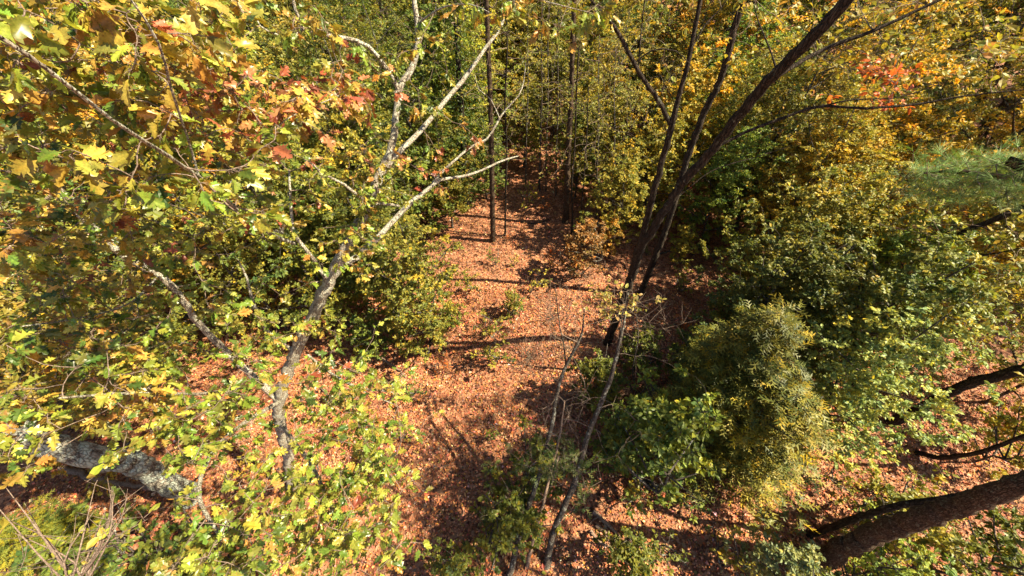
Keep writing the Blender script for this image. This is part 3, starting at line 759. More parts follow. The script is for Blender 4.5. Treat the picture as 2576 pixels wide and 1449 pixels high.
stem_tree('grey_tree', [(1374, 1425, None, .105), (1397, 1324, 9.4, .098), (1442, 1224, 8.8, .09), (1477, 1099, 8.1, .078), (1532, 964, 7.5, .062), (1552, 889, 7.2, .048), (1572, 800, 7.0, .03), (1580, 740, 6.9, .015)],
          'smooth grey trunk at bottom centre, the right of the two pale trunks', M_grey, nbare=22,
          greens=([D(1550 + rng.normal(0, 40), 760 + rng.normal(0, 25), rng.uniform(6.8, 7.3)) for _ in range(16)], [(.36, .30, .07), (.26, .24, .05), (.40, .27, .09)], .075, 5, T_ovate(), False))
stem_tree('grey_tree', [(1278, 1470, None, .095), (1302, 1364, 9.4, .088), (1327, 1284, 9.0, .08), (1360, 1180, 8.5, .07), (1387, 1074, 8.0, .06), (1407, 964, 7.6, .05), (1437, 894, 7.3, .04), (1462, 844, 7.2, .03), (1470, 780, 7.1, .014)],
          'pale mottled trunk at bottom centre, the left of the two pale trunks', M_grey, nbare=30,
          greens=([D(1400 + rng.normal(0, 55), 1165 + rng.normal(0, 40), rng.uniform(7.8, 9)) for _ in range(34)] + [D(1290 + rng.normal(0, 40), 1300 + rng.normal(0, 50), rng.uniform(8.4, 9.4)) for _ in range(14)], CED, .12, 7, T_frond(3), True))
stem_tree('tan_sapling', [(1325, 1430, None, .045), (1345, 1340, 9.3, .042), (1362, 1284, 9.0, .04), (1382, 1199, 8.6, .034), (1407, 1099, 8.1, .026), (1420, 1010, 7.8, .016)],
          'thin tan pole between the two pale trunks at bottom centre', M_dead, nbare=8, cat='sapling')
stem_tree('bare_sapling', [(1425, 930, None, .03), (1417, 860, 10.6, .026), (1407, 814, 9.9, .022), (1397, 724, 9.2, .012)],
          'leafless pale sapling standing in the brush at the end of the crossing shadows', M_grey, nbare=22, cat='sapling')
stem_tree('bare_sapling', [(1545, 945, None, .03), (1555, 880, 10.9, .027), (1562, 820, 10.0, .02), (1578, 730, 9.4, .012)],
          'leafless thin sapling in the shade right beside the forked dark trunk base', M_grey, nbare=18, cat='sapling')
stem_tree('bare_sapling', [(1600, 985, None, .028), (1592, 930, 11.0, .024), (1605, 850, 10.2, .018), (1600, 780, 9.5, .011)],
          'leafless sapling in deep shade between the forked dark tree and the dark cedar', M_grey, nbare=16, cat='sapling')

# ---- brush: dead bushes of pale twigs
def dead_bush(base, label, n=34, h=1.3, spread=.8, mat=M_dead, name='dead_bush', green=0, loc=None, group=None, rad=.007, cols=None):
    b = np.array(loc) if loc is not None else G(*base)
    root = thing(name, b, label, 'bush', group)
    g = Geo(); gl = Geo()
    d = rng.normal(0, 1, (n, 3)) * (spread, spread, .2) + (0, 0, 1); d = unit(d); Ln = rng.uniform(.5, 1, (n, 1)) * h
    st = rng.normal(0, .06, (n, 3)) * (1, 1, 0)
    K = np.stack([st, st + d * Ln * .33, st + d * Ln * .66 + rng.normal(0, .05, (n, 3)), st + d * Ln + rng.normal(0, .08, (n, 3))], 1)
    tubes(g, K, np.tile((rad, rad * .8, rad * .55, rad * .25), (n, 1)), 4)
    m = n * 5; q = np.repeat(np.arange(n), 5); t = rng.uniform(.35, 1, (m, 1)); p0 = K[q, 1] + (K[q, 3] - K[q, 1]) * t
    dd = unit(d[q] + rng.normal(0, .7, (m, 3))); l2 = rng.uniform(.12, .4, (m, 1)) * h * .6
    tubes(g, np.stack([p0, p0 + dd * l2 * .5 + rng.normal(0, .02, (m, 3)), p0 + dd * l2], 1), np.tile((rad * .4, rad * .3, rad * .15), (m, 1)), 3)
    o = link('twig', g.mesh('twigs', mat, True), root); o['kind'] = 'stuff'
    if green:
        sel = rng.choice(m, min(m, green)); pe = (p0 + dd * l2)[sel]
        spray(gl, g, pe, dd[sel], 4, .12, .06, T_ovate(), lambda p, ci: palette(cols or [(.16, .22, .03), (.28, .28, .05)], np.ones(len(cols or [1, 1])), len(p)), sub=1, twr=0)
        o = link('foliage', gl.mesh('foliage', M_leaf), root); o['kind'] = 'stuff'
    return root
dead_bush((1385, 800), 'pale spreading dead bush on sunlit leaves left of the leafless saplings', 40, 1.3, 1.1)
dead_bush((1330, 900), 'low tangle of dead twigs where the two long shadows meet', 44, .9, 1.6)
dead_bush((1440, 880), 'brittle grey brush at the foot of the leafless pale sapling', 36, 1.1, 1.2)
dead_bush((1480, 690), 'small dead bush in the shade left of the forked dark tree', 24, .9, 1.2)
dead_bush((1420, 1010), 'dark dead brush around the upper part of the pale mottled trunk', 34, 1.0, 1.3)
dead_bush((1540, 1000), 'dead brush in shade between the grey trunk and the leafless saplings', 34, 1.0, 1.3)
dead_bush((1640, 690), 'sparse dead brush to the right of the second dark trunk', 20, .8, 1.3)
wb = np.array((-4.1, -.35, 0.))
wh = thing('whip_sapling', wb, 'leafless young tree fanning long pale whips across the bottom left corner', 'sapling')
hub = D(190, 1500, 5.4)
wsp = [('trunk', [(wb - (0, 0, .1), .045), ((wb + hub) / 2 + (.15, 0, .2), .036), (hub, .026)], .2)]
for q in range(15):
    ex, ey = (rng.uniform(150, 420), rng.uniform(1180, 1330)) if q < 10 else (rng.uniform(-60, 120), rng.uniform(1200, 1380))
    st = hub + rng.normal(0, .05, 3); e = D(ex, ey, rng.uniform(4.6, 5.6)); mid = (st + e) / 2 + rng.normal(0, .09, 3)
    wsp.append(('branch', [(st, .011), (mid, .008), (e, .003)], 0))
WP, WR = limbs('whip', wh, wsp, M_twig, wb)
gl, tw = Geo(), Geo(); q = np.where(WP[:, 2] > 5.8)[0]; q = q[rng.integers(0, len(q), 70)]
dd = unit(rng.normal(0, 1, (70, 3))); tubes(tw, np.stack([WP[q], WP[q] + dd * .1, WP[q] + dd * .22 + (0, 0, .03)], 1), np.tile((.003, .0025, .0012), (70, 1)), 3)
spray(gl, tw, (WP[q] + dd * .22)[:16], dd[:16], 2, .08, .09, T_ovate(), lambda p, ci: palette([(.32, .36, .05), (.40, .34, .06)], [1, 1], len(p)), sub=1)
o = link('twig', tw.mesh('twigs', M_twig, True, origin=wb), wh); o['kind'] = 'stuff'
o = link('foliage', gl.mesh('foliage', M_leaf, origin=wb), wh); o['kind'] = 'stuff'

# ---- fallen wood
def fallen(pts, r, label, mat=M_dead, nt=4, name='fallen_branch', cat='fallen branch', z=None):
    P = [G(x, y) for x, y in pts]; P = [p + (0, 0, float(ground_z(p[0], p[1])) + r * .8) for p in P]
    b = P[0]; root = thing(name, b, label, cat)
    g = Geo(); PP, RR = limb(g, P, np.linspace(r, r * .45, len(P)), sides=8, step=.12, wob=.1, kink=.35)
    lo = link('log' if r > .05 else 'stick', g.mesh('wood', mat, True, origin=b), root)
    if nt:
        for _ in range(nt):
            g = Geo(); i = int(rng.integers(1, len(PP))); dd = unit(rng.normal(0, 1, 3) * (1, 1, .4) + (0, 0, .35)); l = rng.uniform(.2, .6)
            tubes(g, np.stack([PP[i], PP[i] + dd * l * .5, PP[i] + dd * l + rng.normal(0, .05, 3)]), np.array((r * .4, r * .3, r * .12)), 5)
            link('branch_stub', g.mesh('stub', mat, True, origin=b), lo)
fallen([(1490, 1288), (1525, 1318), (1556, 1350)], .055, 'long fallen log at bottom, upper of three lying side by side', nt=2, name='fallen_log', cat='log')
fallen([(1498, 1322), (1530, 1350), (1572, 1388)], .05, 'fallen log lying in the middle of the three at bottom', nt=2, name='fallen_log', cat='log')
fallen([(1484, 1336), (1505, 1362), (1540, 1378)], .045, 'pale curved fallen log, lowest of the three at bottom', nt=0, name='fallen_log', cat='log')
fallen([(962, 905), (995, 925), (1022, 952)], .045, 'broken branch lying where the long diagonal shadow ends')
fallen([(1075, 922), (1150, 920), (1190, 936)], .016, 'thin pale stick on sunlit leaves above the diagonal shadow')
fallen([(1045, 1240), (1080, 1242), (1118, 1240)], .014, 'thin horizontal stick at the right edge of the yellow-green oak leaves')
fallen([(1745, 640), (1700, 632), (1660, 640)], .07, 'grey log lying on sunlit ground at right beyond the forked dark tree', M_grey, 3, 'fallen_log', 'log')
fallen([(2010, 1215), (2045, 1203), (2080, 1200)], .03, 'dark fallen stick on sunlit ground above the massive trunk', M_dark, 2)
fallen([(1310, 555), (1350, 560), (1390, 548)], .03, 'small stick lying across the far clearing', M_dark, 3)
fallen([(1390, 1285), (1330, 1300), (1290, 1290)], .012, 'thin curved stick crossing behind the two pale trunks', nt=1)
fallen([(1100, 1180), (1125, 1172), (1150, 1160)], .012, 'short pale twig on bright leaves left of the central shadow', nt=1)
fallen([(160, 1180), (300, 1215), (440, 1235)], .08, 'weathered brown log on sunlit ground beneath the lichen-blotched trunk', M_dead, 2, 'fallen_log', 'log')

# sticks nobody could count
g = Geo(); n = 700; x = rng.uniform(-10, 13, n); y = rng.uniform(.3, 17, n); a = rng.uniform(0, 6.28, n); l = rng.uniform(.08, .4, n)
p0 = np.stack([x, y, ground_z(x, y) + .03], 1); dv = np.stack([np.cos(a), np.sin(a), rng.normal(0, .1, n)], 1) * l[:, None]
tubes(g, np.stack([p0, p0 + dv * .5 + rng.normal(0, .02, (n, 3)), p0 + dv], 1), np.tile((.007, .006, .003), (n, 1)) * rng.uniform(.6, 1.5, (n, 1)), 4)
o = link('fallen_twigs', g.mesh('fallen_twigs', M_dead, True)); o['kind'] = 'stuff'
tag(o, 'thin dead twigs scattered over the fallen leaves', 'twigs')

# ================================================================== TREE KINDS FOR THE REST OF THE WOOD
A_low = [make_archetype('understory', 'b', 7.0 + i * .6, .6 + .2 * i, 2.0 + .15 * (i % 3), 260, 15, .088, M_grey, 40 + i, r0=.055, sub=4, tw=.30, lean=((i % 3 - 1) * .6, 0)) for i in range(4)]
A_tall = [make_archetype('canopy', 'b', 12 + i * .5, 1.8 + .5 * i, 2.9, 330, 15, .105, M_brown, 60 + i, r0=.15, sub=4, tw=.38, lean=((i % 3 - 1) * 1.1, .5)) for i in range(5)]
A_cedar = [make_archetype('cedar', 'c', 7.5, .5, 1.6, 170, 7, .24, M_brown, 80 + i, r0=.08, sub=6, tw=.40, prof='cone', flat=.16, tonefn=tone(.35, .14, .5, .8, 5 + i), tpl=T_frond(i), mat=M_needle, droop=.15) for i in range(2)]
A_pine = [make_archetype('pine', 'p', 13, 4.5, 2.4, 170, 16, .16, M_brown, 90, r0=.16, sub=4, tw=.30, prof='round', flat=.4, tpl=T_needles(6, 2), mat=M_needle)]
A_bare = [make_archetype('bare', 'n', 8 + i, 2.5, 2.0, 150, 1, .07, M_grey, 140 + i, r0=.08, sub=5, tw=.5) for i in range(2)]
A_mid = [make_archetype('midtree', 'b', 5.2, .5 + .3 * i, 1.35 + .15 * i, 230, 16, .075, M_grey, 120 + i, r0=.05, sub=4, tw=.24, tpl=T_ovate(), flat=.4) for i in range(3)]
A_small = [make_archetype('shrub', 's', 1.9 + .4 * i, .25, .75, 70, 13, .075, M_grey, 100 + i, r0=.02, sub=3, tw=.16, tpl=T_ovate()) for i in range(2)]
A_seed = [make_archetype('seedling', 's', .75, .15, .35, 16, 6, .06, M_grey, 110 + i, r0=.008, sub=2, tw=.10, tpl=T_ovate()) for i in range(2)]

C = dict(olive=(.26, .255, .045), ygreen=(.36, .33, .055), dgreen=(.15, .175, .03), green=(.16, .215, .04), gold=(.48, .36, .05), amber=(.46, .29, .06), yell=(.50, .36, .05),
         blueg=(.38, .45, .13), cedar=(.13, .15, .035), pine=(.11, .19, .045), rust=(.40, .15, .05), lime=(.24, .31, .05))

def put(arch, name, px, sc, col, label, cat='tree', rot=None, sxy=None, group=None, crown='crown', xy=None):
    b = G(*px) if xy is None else np.array((xy[0], xy[1], 0.))
    b[2] = float(ground_z(b[0], b[1]))
    return place(arch, name, b, rng.uniform(0, 6.28) if rot is None else rot, sc, C[col] if isinstance(col, str) else col, label, cat, group, crown, sxy)

# explicit trees in the middle distance
put(A_mid[0], 'small_tree', (1082, 862), .95, 'olive', 'low green-yellow bushy tree left of the sunlit clearing', sxy=.95)
put(A_mid[1], 'small_tree', (985, 790), .95, 'dgreen', 'dark bushy small tree just left of the low green-yellow one')
put(A_mid[2], 'small_tree', (900, 745), .95, 'green', 'green small tree behind the pale oak trunk')
put(A_mid[0], 'small_tree', (690, 700), 1.0, 'dgreen', 'dark green small tree in the gap left of the pale oak fork')
put(A_mid[1], 'small_tree', (560, 820), .9, 'olive', 'olive small tree hidden behind the oak leaves at left')
put(A_cedar[0], 'cedar_tree', (1735, 1068), .62, (.14, .15, .026), 'large feathery dark cedar right of the central shade', sxy=.9)
put(A_cedar[1], 'cedar_tree', (1815, 1160), .5, (.20, .20, .035), 'olive cedar whose tips hang over the sunlit ground at right', sxy=.95)
put(A_mid[2], 'small_tree', (1815, 905), .95, (.14, .165, .035), 'dark leafy tree standing between the large cedar and the second dark trunk')
put(A_mid[0], 'small_tree', (1860, 930), 1.0, (.17, .18, .04), 'olive leafy tree directly behind the olive cedar')
put(A_mid[0], 'leafy_tree', (2000, 1085), .98, 'blueg', 'bright blue-green leafy tree lit by the sun right of the cedars', sxy=1.0)
put(A_mid[1], 'leafy_tree', (2020, 985), 1.05, (.20, .24, .06), 'light green leafy tree right behind the bright blue-green one')
put(A_mid[2], 'small_tree', (1860, 800), 1.0, 'olive', 'olive leafy tree in half shade directly beyond the dark cedars')
put(A_mid[0], 'small_tree', (1960, 800), 1.1, 'ygreen', 'leafy tree with yellowing tips behind the dark cedars')
put(A_mid[1], 'small_tree', (2040, 880), 1.0, 'lime', 'green leafy tree between the cedars and the light green one')
put(A_low[1], 'small_tree', (2140, 880), .85, 'olive', 'olive leafy tree above the bright blue-green one')
put(A_low[2], 'small_tree', (1900, 690), .8, 'ygreen', 'yellow-green leafy tree right of the second dark trunk')
put(A_low[3], 'small_tree', (2300, 850), .85, 'gold', 'golden leafy tree below the slanting dark tree')
for x, y, ar, sc, cn, lb in (
    (9.6, 12.6, A_bare[0], 1.0, 'amber', 'nearly bare pale-branched tree between the forked dark tree and the maples'),
    (13.5, 15.0, A_bare[1], 1.05, 'amber', 'bare twiggy tree behind the big golden maple at upper right'),
    (17.5, 13.0, A_bare[0], 1.1, 'gold', 'bare twiggy tree above the pine bough at the right edge'),
    (-4.5, 14.0, A_bare[1], .9, 'olive', 'bare-branched tree seen between the limbs of the pale oak'),
    (-2.6, 12.9, A_mid[2], .95, 'olive', 'olive bushy tree at the left of the brown trunk in the clearing'),
    (3.9, 11.6, A_mid[1], .8, 'ygreen', 'small yellow-green tree beside the two thin dark stems'),
    (-1.2, 15.2, A_mid[0], .8, 'green', 'small green tree behind the brown trunk in the clearing'),
    (.6, 18.0, A_mid[1], .8, 'olive', 'small olive tree among the far clearing stems'),
    (2.6, 9.9, A_small[0], 1.2, (.30, .17, .06), 'rusty leafless-looking shrub left of the fork tree, past the shadow bands'),
    (-2.9, 16.5, A_mid[1], 1.5, 'green', 'green bushy tree left of the far end of the clearing'),
    (-1.6, 18.6, A_low[0], .9, 'olive', 'olive bushy tree left of the far clearing stems'),
    (.2, 20.3, A_low[1], .95, 'ygreen', 'yellow-green tree closing the far end of the clearing'),
    (2.2, 20.6, A_low[2], .95, 'olive', 'olive tree just right of the far clearing stems'),
    (3.3, 17.0, A_mid[0], 1.1, 'ygreen', 'yellow-green bushy tree above the far brown bole'),
    (4.4, 14.2, A_mid[2], 1.0, 'olive', 'olive bushy tree between the far brown bole and the forked dark tree'),
    (5.6, 12.8, A_mid[0], 1.0, 'ygreen', 'yellow-green bushy tree directly behind the forked dark trunk'),
    (3.0, 15.2, A_mid[1], .85, 'dgreen', 'darker green bushy tree right behind the far brown bole'),
    (6.8, 14.6, A_mid[1], 1.25, 'gold', 'golden-tinged tree behind the fork of the dark tree'),
    (9.0, 12.8, A_mid[2], 1.1, 'olive', 'olive bushy tree to the right of the second dark trunk'),
    (-3.6, 12.6, A_mid[0], 1.3, 'green', 'green bushy tree behind the low bushy trees at left'),
    (-5.0, 10.4, A_mid[2], 1.3, 'dgreen', 'deep green bushy tree behind the pale oak fork'),
    (1.2, 25.0, A_low[0], 1.25, 'ygreen', 'tall yellow-green tree at the top centre of the photo'),
    (-1.6, 23.5, A_low[2], 1.25, 'olive', 'tall olive tree at the top just left of centre'),
    (3.6, 23.6, A_low[3], 1.25, 'olive', 'tall olive tree at the top just right of centre')):
    put(ar, 'background_tree', (0, 0), sc, cn, lb, xy=(x, y))
put(A_small[0], 'leafy_shrub', (1590, 1190), 1.5, 'green', 'rounded green leafy shrub between the pale trunks and the cedar', 'shrub')
put(A_small[1], 'leafy_shrub', (1650, 1150), 1.35, 'lime', 'lighter green leafy shrub against the large cedar', 'shrub')
put(A_small[0], 'leafy_shrub', (2150, 1340), 1.1, 'olive', 'olive shrub sprawling over the massive brown trunk', 'shrub')
put(A_small[1], 'leafy_shrub', (2110, 1449), 1.0, 'lime', 'yellow-green shrub under the massive brown trunk', 'shrub')
put(A_small[0], 'leafy_shrub', (1905, 1449), .9, (.22, .27, .12), 'pale big-leaved shrub at the foot of the massive brown trunk', 'shrub')
put(A_small[1], 'leafy_shrub', (2330, 1420), 1.2, 'dgreen', 'dark shrub in shade in the lower right corner', 'shrub')
put(A_small[0], 'leafy_shrub', (2450, 1160), 1.2, 'ygreen', 'yellow-green shrub beside the bent sapling at the right edge', 'shrub')
put(A_low[3], 'small_tree', (2480, 1010), .8, 'ygreen', 'yellow-green tree at the right edge in front of the straight dark trunk')
put(A_small[1], 'evergreen_shrub', (950, 900), .8, 'green', 'glossy green shrub at the left of the long horizontal shadow', 'shrub')
put(A_small[0], 'evergreen_shrub', (1010, 850), .7, 'green', 'upright green shrub at the foot of the dark bushy small tree', 'shrub')
put(A_small[1], 'leafy_shrub', (1140, 822), .52, 'lime', 'bright green little shrub at the right foot of the low bushy tree', 'shrub')
put(A_cedar[1], 'juniper_bush', (190, 1380), .26, (.17, .20, .035), 'sunlit yellow-green juniper bush in the lower left', 'bush', sxy=.5)
put(A_small[0], 'leafy_shrub', (640, 1449), 1.3, 'dgreen', 'dark leafy shrub under the oak leaves at bottom left', 'shrub')
put(A_small[1], 'leafy_shrub', (420, 1440), 1.2, 'green', 'green shrub on the bottom edge left of the dark shrub', 'shrub')
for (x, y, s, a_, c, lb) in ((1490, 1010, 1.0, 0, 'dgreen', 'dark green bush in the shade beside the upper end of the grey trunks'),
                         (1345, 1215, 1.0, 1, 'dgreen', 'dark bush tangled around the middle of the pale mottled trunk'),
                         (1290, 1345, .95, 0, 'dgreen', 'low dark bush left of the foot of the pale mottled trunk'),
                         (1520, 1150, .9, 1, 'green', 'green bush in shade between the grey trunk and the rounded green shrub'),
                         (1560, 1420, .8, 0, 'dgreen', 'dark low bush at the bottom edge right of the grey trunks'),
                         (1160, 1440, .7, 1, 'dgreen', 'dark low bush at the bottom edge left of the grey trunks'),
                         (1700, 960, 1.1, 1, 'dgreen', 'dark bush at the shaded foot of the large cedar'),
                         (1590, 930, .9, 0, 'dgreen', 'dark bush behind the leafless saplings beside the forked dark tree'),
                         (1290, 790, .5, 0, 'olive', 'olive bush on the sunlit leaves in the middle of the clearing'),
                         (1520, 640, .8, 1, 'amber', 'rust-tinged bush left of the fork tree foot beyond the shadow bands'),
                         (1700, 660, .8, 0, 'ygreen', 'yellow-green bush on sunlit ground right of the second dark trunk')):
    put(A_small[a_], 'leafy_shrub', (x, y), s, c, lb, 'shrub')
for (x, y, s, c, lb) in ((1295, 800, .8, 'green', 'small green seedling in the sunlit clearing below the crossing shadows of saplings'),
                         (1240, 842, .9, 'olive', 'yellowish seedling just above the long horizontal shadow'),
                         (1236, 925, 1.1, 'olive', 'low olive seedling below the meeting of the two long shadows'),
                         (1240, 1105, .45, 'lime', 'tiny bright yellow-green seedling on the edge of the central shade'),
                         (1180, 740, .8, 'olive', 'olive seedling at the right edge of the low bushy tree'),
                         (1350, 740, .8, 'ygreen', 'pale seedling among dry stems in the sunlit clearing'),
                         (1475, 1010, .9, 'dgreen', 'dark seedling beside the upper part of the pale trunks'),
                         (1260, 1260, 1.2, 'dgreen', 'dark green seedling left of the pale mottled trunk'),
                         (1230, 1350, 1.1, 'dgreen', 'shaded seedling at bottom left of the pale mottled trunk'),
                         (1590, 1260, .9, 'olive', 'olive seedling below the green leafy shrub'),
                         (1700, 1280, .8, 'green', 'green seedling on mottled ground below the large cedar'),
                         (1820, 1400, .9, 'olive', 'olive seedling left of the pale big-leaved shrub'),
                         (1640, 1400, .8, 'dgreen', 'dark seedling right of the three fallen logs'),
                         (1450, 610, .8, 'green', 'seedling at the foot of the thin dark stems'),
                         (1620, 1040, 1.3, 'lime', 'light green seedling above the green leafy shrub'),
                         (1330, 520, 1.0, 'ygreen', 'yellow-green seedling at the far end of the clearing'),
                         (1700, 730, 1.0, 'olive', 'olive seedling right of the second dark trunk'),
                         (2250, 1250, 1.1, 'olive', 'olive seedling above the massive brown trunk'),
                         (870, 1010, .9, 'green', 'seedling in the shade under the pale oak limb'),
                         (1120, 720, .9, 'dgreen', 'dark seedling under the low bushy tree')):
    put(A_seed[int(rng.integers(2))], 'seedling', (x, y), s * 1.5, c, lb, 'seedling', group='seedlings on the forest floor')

marks = {'the pale oak': oak_base, 'the forked dark tree': G(1528, 862), 'the brown clearing trunk': G(1240, 605), 'the far brown bole': G(1422, 560), 'the pale mottled trunk': G(1290, 1440),
         'the low bushy tree': G(1082, 862), 'the large cedar': G(1735, 1068), 'the massive trunk': G(2032, 1425), 'the rounded green shrub': G(1590, 1190), 'the three fallen logs': G(1525, 1330), 'the low brush tangle': G(1330, 900)}
used = set()
while len(used) < 46:
    x = rng.uniform(-5, 9); y = rng.uniform(2.5, 18); c = ('olive', 'ygreen', 'green', 'rust')[int(rng.integers(4))]
    nm, mp = min(marks.items(), key=lambda kv: (kv[1][0] - x) ** 2 + (kv[1][1] - y) ** 2)
    dx, dy = x - mp[0], y - mp[1]; q = math.hypot(dx, dy)
    side = ('left of' if dx < 0 else 'right of') if abs(dx) > abs(dy) else ('beyond' if dy > 0 else 'in front of')
    lab = f"{dict(olive='olive', ygreen='yellow-green', green='green', rust='rusty')[c]} knee-high seedling {'close' if q < .9 else 'a step' if q < 1.7 else 'a few steps' if q < 3 else 'far'} {side} {nm}".replace('close in front', 'close in front')
    if lab in used: continue
    used.add(lab)
    put(A_seed[int(rng.integers(2))], 'seedling', (0, 0), rng.uniform(.5, 1.2), c, lab, 'seedling', xy=(x, y), group='seedlings on the forest floor')
# golden maples, orange tree and pine on the right
put(A_tall[1], 'golden_maple', (0, 0), .74, 'yell', 'golden-yellow maple crown near the right edge above the pine', xy=(15.5, 11.5))
put(A_low[2], 'golden_maple', (0, 0), 1.0, 'yell', 'smaller yellow maple right of the forked dark tree limbs', xy=(11.0, 11.5))
put(A_low[1], 'golden_maple', (0, 0), .9, 'gold', 'yellow maple in half shade above the olive tree at right', xy=(13.8, 8.6))
put(A_mid[0], 'golden_maple', (2080, 640), 1.15, 'yell', 'low yellow maple between the leaning dark limb and the pine bough')
put(A_mid[2], 'golden_maple', (1900, 640), 1.0, 'gold', 'low golden maple just right of the fork of the dark tree')

# pine bough close to the camera at the right edge (its trunk stands outside the view)
pb = np.array((8.9, -1.0, 0.))
pine = thing('pine_tree', pb, 'pine whose soft green needle bough reaches in at the right edge', 'pine tree')
pe = [(D(2760, 480, 4.6), .035), (D(2600, 455, 4.5), .028), (D(2480, 440, 4.5), .02), (D(2380, 430, 4.5), .012), (D(2300, 440, 4.5), .006)]
P4, Q4 = limbs('pine', pine, [('trunk', [(pb - (0, 0, .2), .2), (pb + (.1, .1, 4), .17), (pb + (.1, .2, 8), .14), (pb + (.0, .2, 13), .07)], .3), ('branch', [(pb + (.1, .2, 7.2), .05)] + pe, 0)], M_brown, pb)
pa = np.array([D(q_, 448 - (q_ - 2270) * .04 + rng.normal(0, 20), rng.uniform(4.3, 4.8)) for q_ in rng.uniform(2280, 2720, 58)])
tw, gl = Geo(), Geo()
shade_crown = cyl_pts(110, (7.9, 2.9), 1.2, 1.3, 7.6, 11.5)  # unseen needle crown beside the trunk, added to shade the central ground
dc, _ = connect(tw, shade_crown, P4[P4[:, 2] > 7], Q4[P4[:, 2] > 7], 4, .004)
spray(gl, tw, shade_crown, dc, 12, .25, .15, T_needles(9, 5, .009, .8), lambda p, ci: palette([(.10, .18, .04), (.14, .22, .05)], [3, 3], len(p)), sub=4, flat=.5)
k = np.linalg.norm(P4 - D(2480, 440, 4.5), axis=1) < 1.8
d, _ = connect(tw, pa, P4[k], Q4[k], 4, .003)
spray(gl, tw, pa, d, 9, .16, .11, T_needles(9, 5, .009, .6), lambda p, ci: palette([(.18, .32, .07), (.26, .38, .10), (.12, .20, .05)], [3, 3, 2], len(p)), sub=3, flat=.5)
o = link('twig', tw.mesh('twigs', M_twig, True, origin=pb), pine); o['kind'] = 'stuff'
o = link('needles', gl.mesh('needles', M_needle, origin=pb), pine); o['kind'] = 'stuff'

# slanting limbs of a tree at right
tall('slanting_tree', (1985, 790), [(2030, 725), (2088, 695, 12.6), (2160, 665, 12.4), (2263, 637, 12.2), (2380, 600, 12.), (2493, 555, 11.8), (2700, 470, 11.6)], .13, .06, M_dark,
     'dark tree bending low to the right through the yellow leaves', crown=np.array([D(rng.uniform(2200, 2600), rng.uniform(520, 800), rng.uniform(11, 14)) for _ in range(60)]), zmin=3,
     leaf_cols=([(.36, .31, .05), (.26, .25, .05), (.15, .17, .03), (.44, .30, .08)], [4, 3, 3, 1]), size=.1,
     extra=[('branch', [(D(2263, 637, 14), .03), (D(2370, 640, 13.5), .028), (D(2480, 640, 13), .022), (D(2576, 622, 12.6), .012)], 0)])
tall('crooked_tree', (2130, 720), [(2180, 640), (2263, 580), (2330, 545), (2400, 505), (2500, 460), (2640, 380)], .12, .07, M_dark,
     'crooked dark stem crossing toward the pine bough at right', crown=np.array([D(rng.uniform(2150, 2560), rng.uniform(430, 620), rng.uniform(13, 17)) for _ in range(50)]), zmin=4,
     leaf_cols=([(.30, .27, .05), (.16, .18, .03), (.44, .32, .05)], [3, 4, 2]), size=.095)

# ---- the wood behind, tree by tree
hx = {}
def describe(p, h, kind, tone_name):
    q = proj((p[0], p[1], h * .55))
    x = q[0]; y = q[1]
    return x, y
names = dict(olive='olive-green', ygreen='yellow-green', dgreen='dark green', green='mid green', gold='golden', amber='amber', yell='bright yellow', blueg='blue-green', rust='rusty orange', lime='light green', pine='green', cedar='olive cedar')
cols_x = [(-900, 'outside the left edge'), (0, 'at the left edge'), (230, 'behind the left oak leaves'), (460, 'behind the red oak leaves'), (700, 'left of the pale oak fork'), (900, 'behind the pale oak limbs'), (1080, 'right of the pale oak fork'), (1220, 'above the brown trunk of the clearing'),
          (1330, 'above the far clearing stems'), (1440, 'above the far brown bole'), (1560, 'behind the left stem of the fork'), (1720, 'behind the fork of the dark tree'), (1880, 'right of the leaning dark limb'), (2060, 'above the cedars'), (2240, 'left of the golden maple'), (2420, 'behind the golden maple'), (2576, 'at the right edge'), (3400, 'outside the right edge')]
placed = []
cand = []
tries = 0
keep_clear = [(-.8, 12.0), (2.4, 13.4), (-2.1, 14.5), (1.35, 15.9), (4.76, 9.1)]
while len(cand) < 270 and tries < 60000:
    tries += 1
    az = rng.uniform(-72, 74); r = 8.5 + 34 * rng.uniform(0, 1) ** .75
    x = r * math.sin(math.radians(az)); y = r * math.cos(math.radians(az))
    if -4.2 < x < 6.5 and y < 16.5: continue                       # the clearing
    if -1.8 < x < 3.0 and y < 20: continue
    if x >= 6.5 and y < 10.5 and r < 15: continue                   # the sunlit ground at right
    if x > 10 and y < 7.5: continue
    if x < -4 and y < 6 and r < 10.5: continue
    if x < -4 and y < 3.2: continue
    dmin = 1.55 + .028 * r
    if any((x - a) ** 2 + (y - b_) ** 2 < dmin ** 2 for a, b_ in cand): continue
    cand.append((x, y))
cand.sort(key=lambda p: math.hypot(*p))
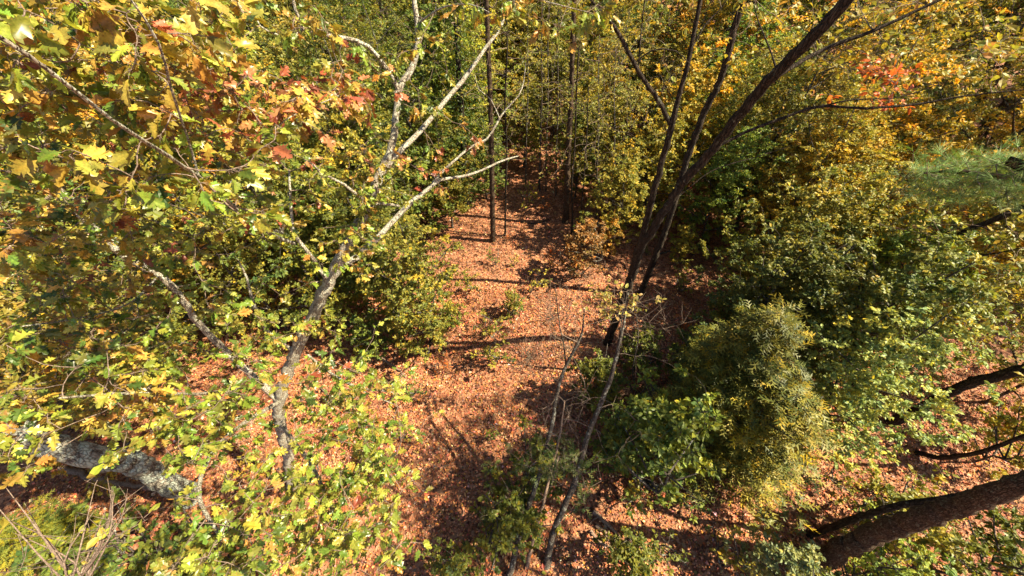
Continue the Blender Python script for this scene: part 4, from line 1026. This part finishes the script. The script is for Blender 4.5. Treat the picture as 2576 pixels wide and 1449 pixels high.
for x, y in cand:
    r = math.hypot(x, y); az = math.degrees(math.atan2(x, y))
    u = rng.random()
    if az < -38: pool = ['olive', 'ygreen', 'green', 'olive', 'dgreen', 'gold']
    elif az < -8: pool = ['dgreen', 'olive', 'green', 'ygreen', 'dgreen', 'olive']
    elif az < 15: pool = ['olive', 'ygreen', 'lime', 'ygreen', 'olive', 'olive']
    elif az < 38: pool = ['ygreen', 'olive', 'lime', 'olive', 'ygreen', 'green', 'olive', 'gold']
    else: pool = ['gold', 'olive', 'green', 'ygreen', 'olive', 'amber', 'ygreen'] if r > 14 else ['green', 'olive', 'dgreen', 'ygreen']
    cn = pool[int(rng.integers(len(pool)))]
    if r < 24: kind = 'low'
    else: kind = 'low' if u < .5 else 'tall'
    if u > .94 and r > 15: kind = 'pine'; cn = 'pine'
    sc = rng.uniform(.72, 1.12)
    if r > 24: sc *= 1.1
    if -2 < x < 13 and r < 20: sc *= .8
    if kind == 'pine' and r < 24: sc *= .62
    if kind == 'low': arch = A_low[int(rng.integers(4))]; h = 8 * sc
    elif kind == 'pine': arch = A_pine[0]; h = 13 * sc
    else: arch = A_tall[int(rng.integers(5))]; h = 13 * sc
    if .86 < u < .92: kind = 'bare'; arch = A_bare[int(rng.integers(2))]; h = 8 * sc; cn = 'amber'
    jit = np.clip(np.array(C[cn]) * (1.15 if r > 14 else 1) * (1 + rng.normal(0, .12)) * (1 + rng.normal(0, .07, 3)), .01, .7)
    q = proj((x, y, min(h * .6, 7)))
    px = 9999 if q is None else q[0]
    if q is None: px = -999 if x < 0 else 3500
    lab = min(cols_x, key=lambda c: abs(c[0] - px))[1]
    row = 'nearest' if r < 12.5 else 'near' if r < 16 else 'mid-depth' if r < 21 else 'deeper' if r < 27 else 'far' if r < 34 else 'farthest'
    size = 'bushy' if kind == 'low' else 'tall' if kind == 'tall' else 'nearly bare' if kind == 'bare' else 'needled'
    nm = {'low': 'bushy_tree', 'tall': 'broadleaf_tree', 'pine': 'pine_tree', 'bare': 'bare_tree'}[kind]
    width = rng.uniform(.82, 1.2); wd = 'slender' if width < .93 else 'wide-crowned' if width > 1.1 else 'full'
    key = f"{names[cn]} {wd} {size} {'pine' if kind == 'pine' else 'tree'}, {row} row, {lab}"
    placed.append((key, nm, arch, x, y, sc, width, tuple(jit)))
from collections import defaultdict, Counter
cnt = Counter(p[0] for p in placed); seen = defaultdict(int)
for key, nm, arch, x, y, sc, width, jit in placed:
    lb = key
    if cnt[key] > 1:
        lb = key + (', nearer' if seen[key] == 0 else ', further back' if seen[key] == 1 else ', rearmost' if seen[key] == 2 else ', deepest')
        seen[key] += 1
    b = np.array((x, y, float(ground_z(x, y)) - .02))
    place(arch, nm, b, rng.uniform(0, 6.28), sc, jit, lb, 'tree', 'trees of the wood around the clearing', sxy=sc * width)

# far wood: one mass
g = Geo()
n_t = 150; az = np.radians(rng.uniform(-78, 78, n_t)); rr = rng.uniform(43, 82, n_t)
for a, r in zip(az, rr):
    c = np.array((r * math.sin(a), r * math.cos(a), 0)); c[2] = float(ground_z(c[0], c[1]))
    n = 900; h = rng.uniform(10, 17); q = rng.normal(0, 1, (n, 3)); q = unit(q) * rng.uniform(.5, 1, (n, 1)) * (2.6, 2.6, h * .45)
    pos = c + (0, 0, h * .52) + q
    bc = np.array(list(C.values())[int(rng.integers(5))])
    col = np.clip(bc * (1 + rng.normal(0, .25, (n, 1))), .01, .8)
    leaves(g, pos, rng.normal(0, 1, (n, 3)), UPSUN + rng.normal(0, .7, (n, 3)), rng.uniform(.3, .6, n), T_kite(), col)
    tubes(g, np.array([c - (0, 0, .3), c + (0, 0, h * .8)]), np.array([.15, .05]), 5, np.array((.08, .06, .05)))
o = link('distant_wood', g.mesh('distant_wood', M_leaf)); o['kind'] = 'stuff'
tag(o, 'distant woodland of olive and yellow trees closing the view', 'wood')
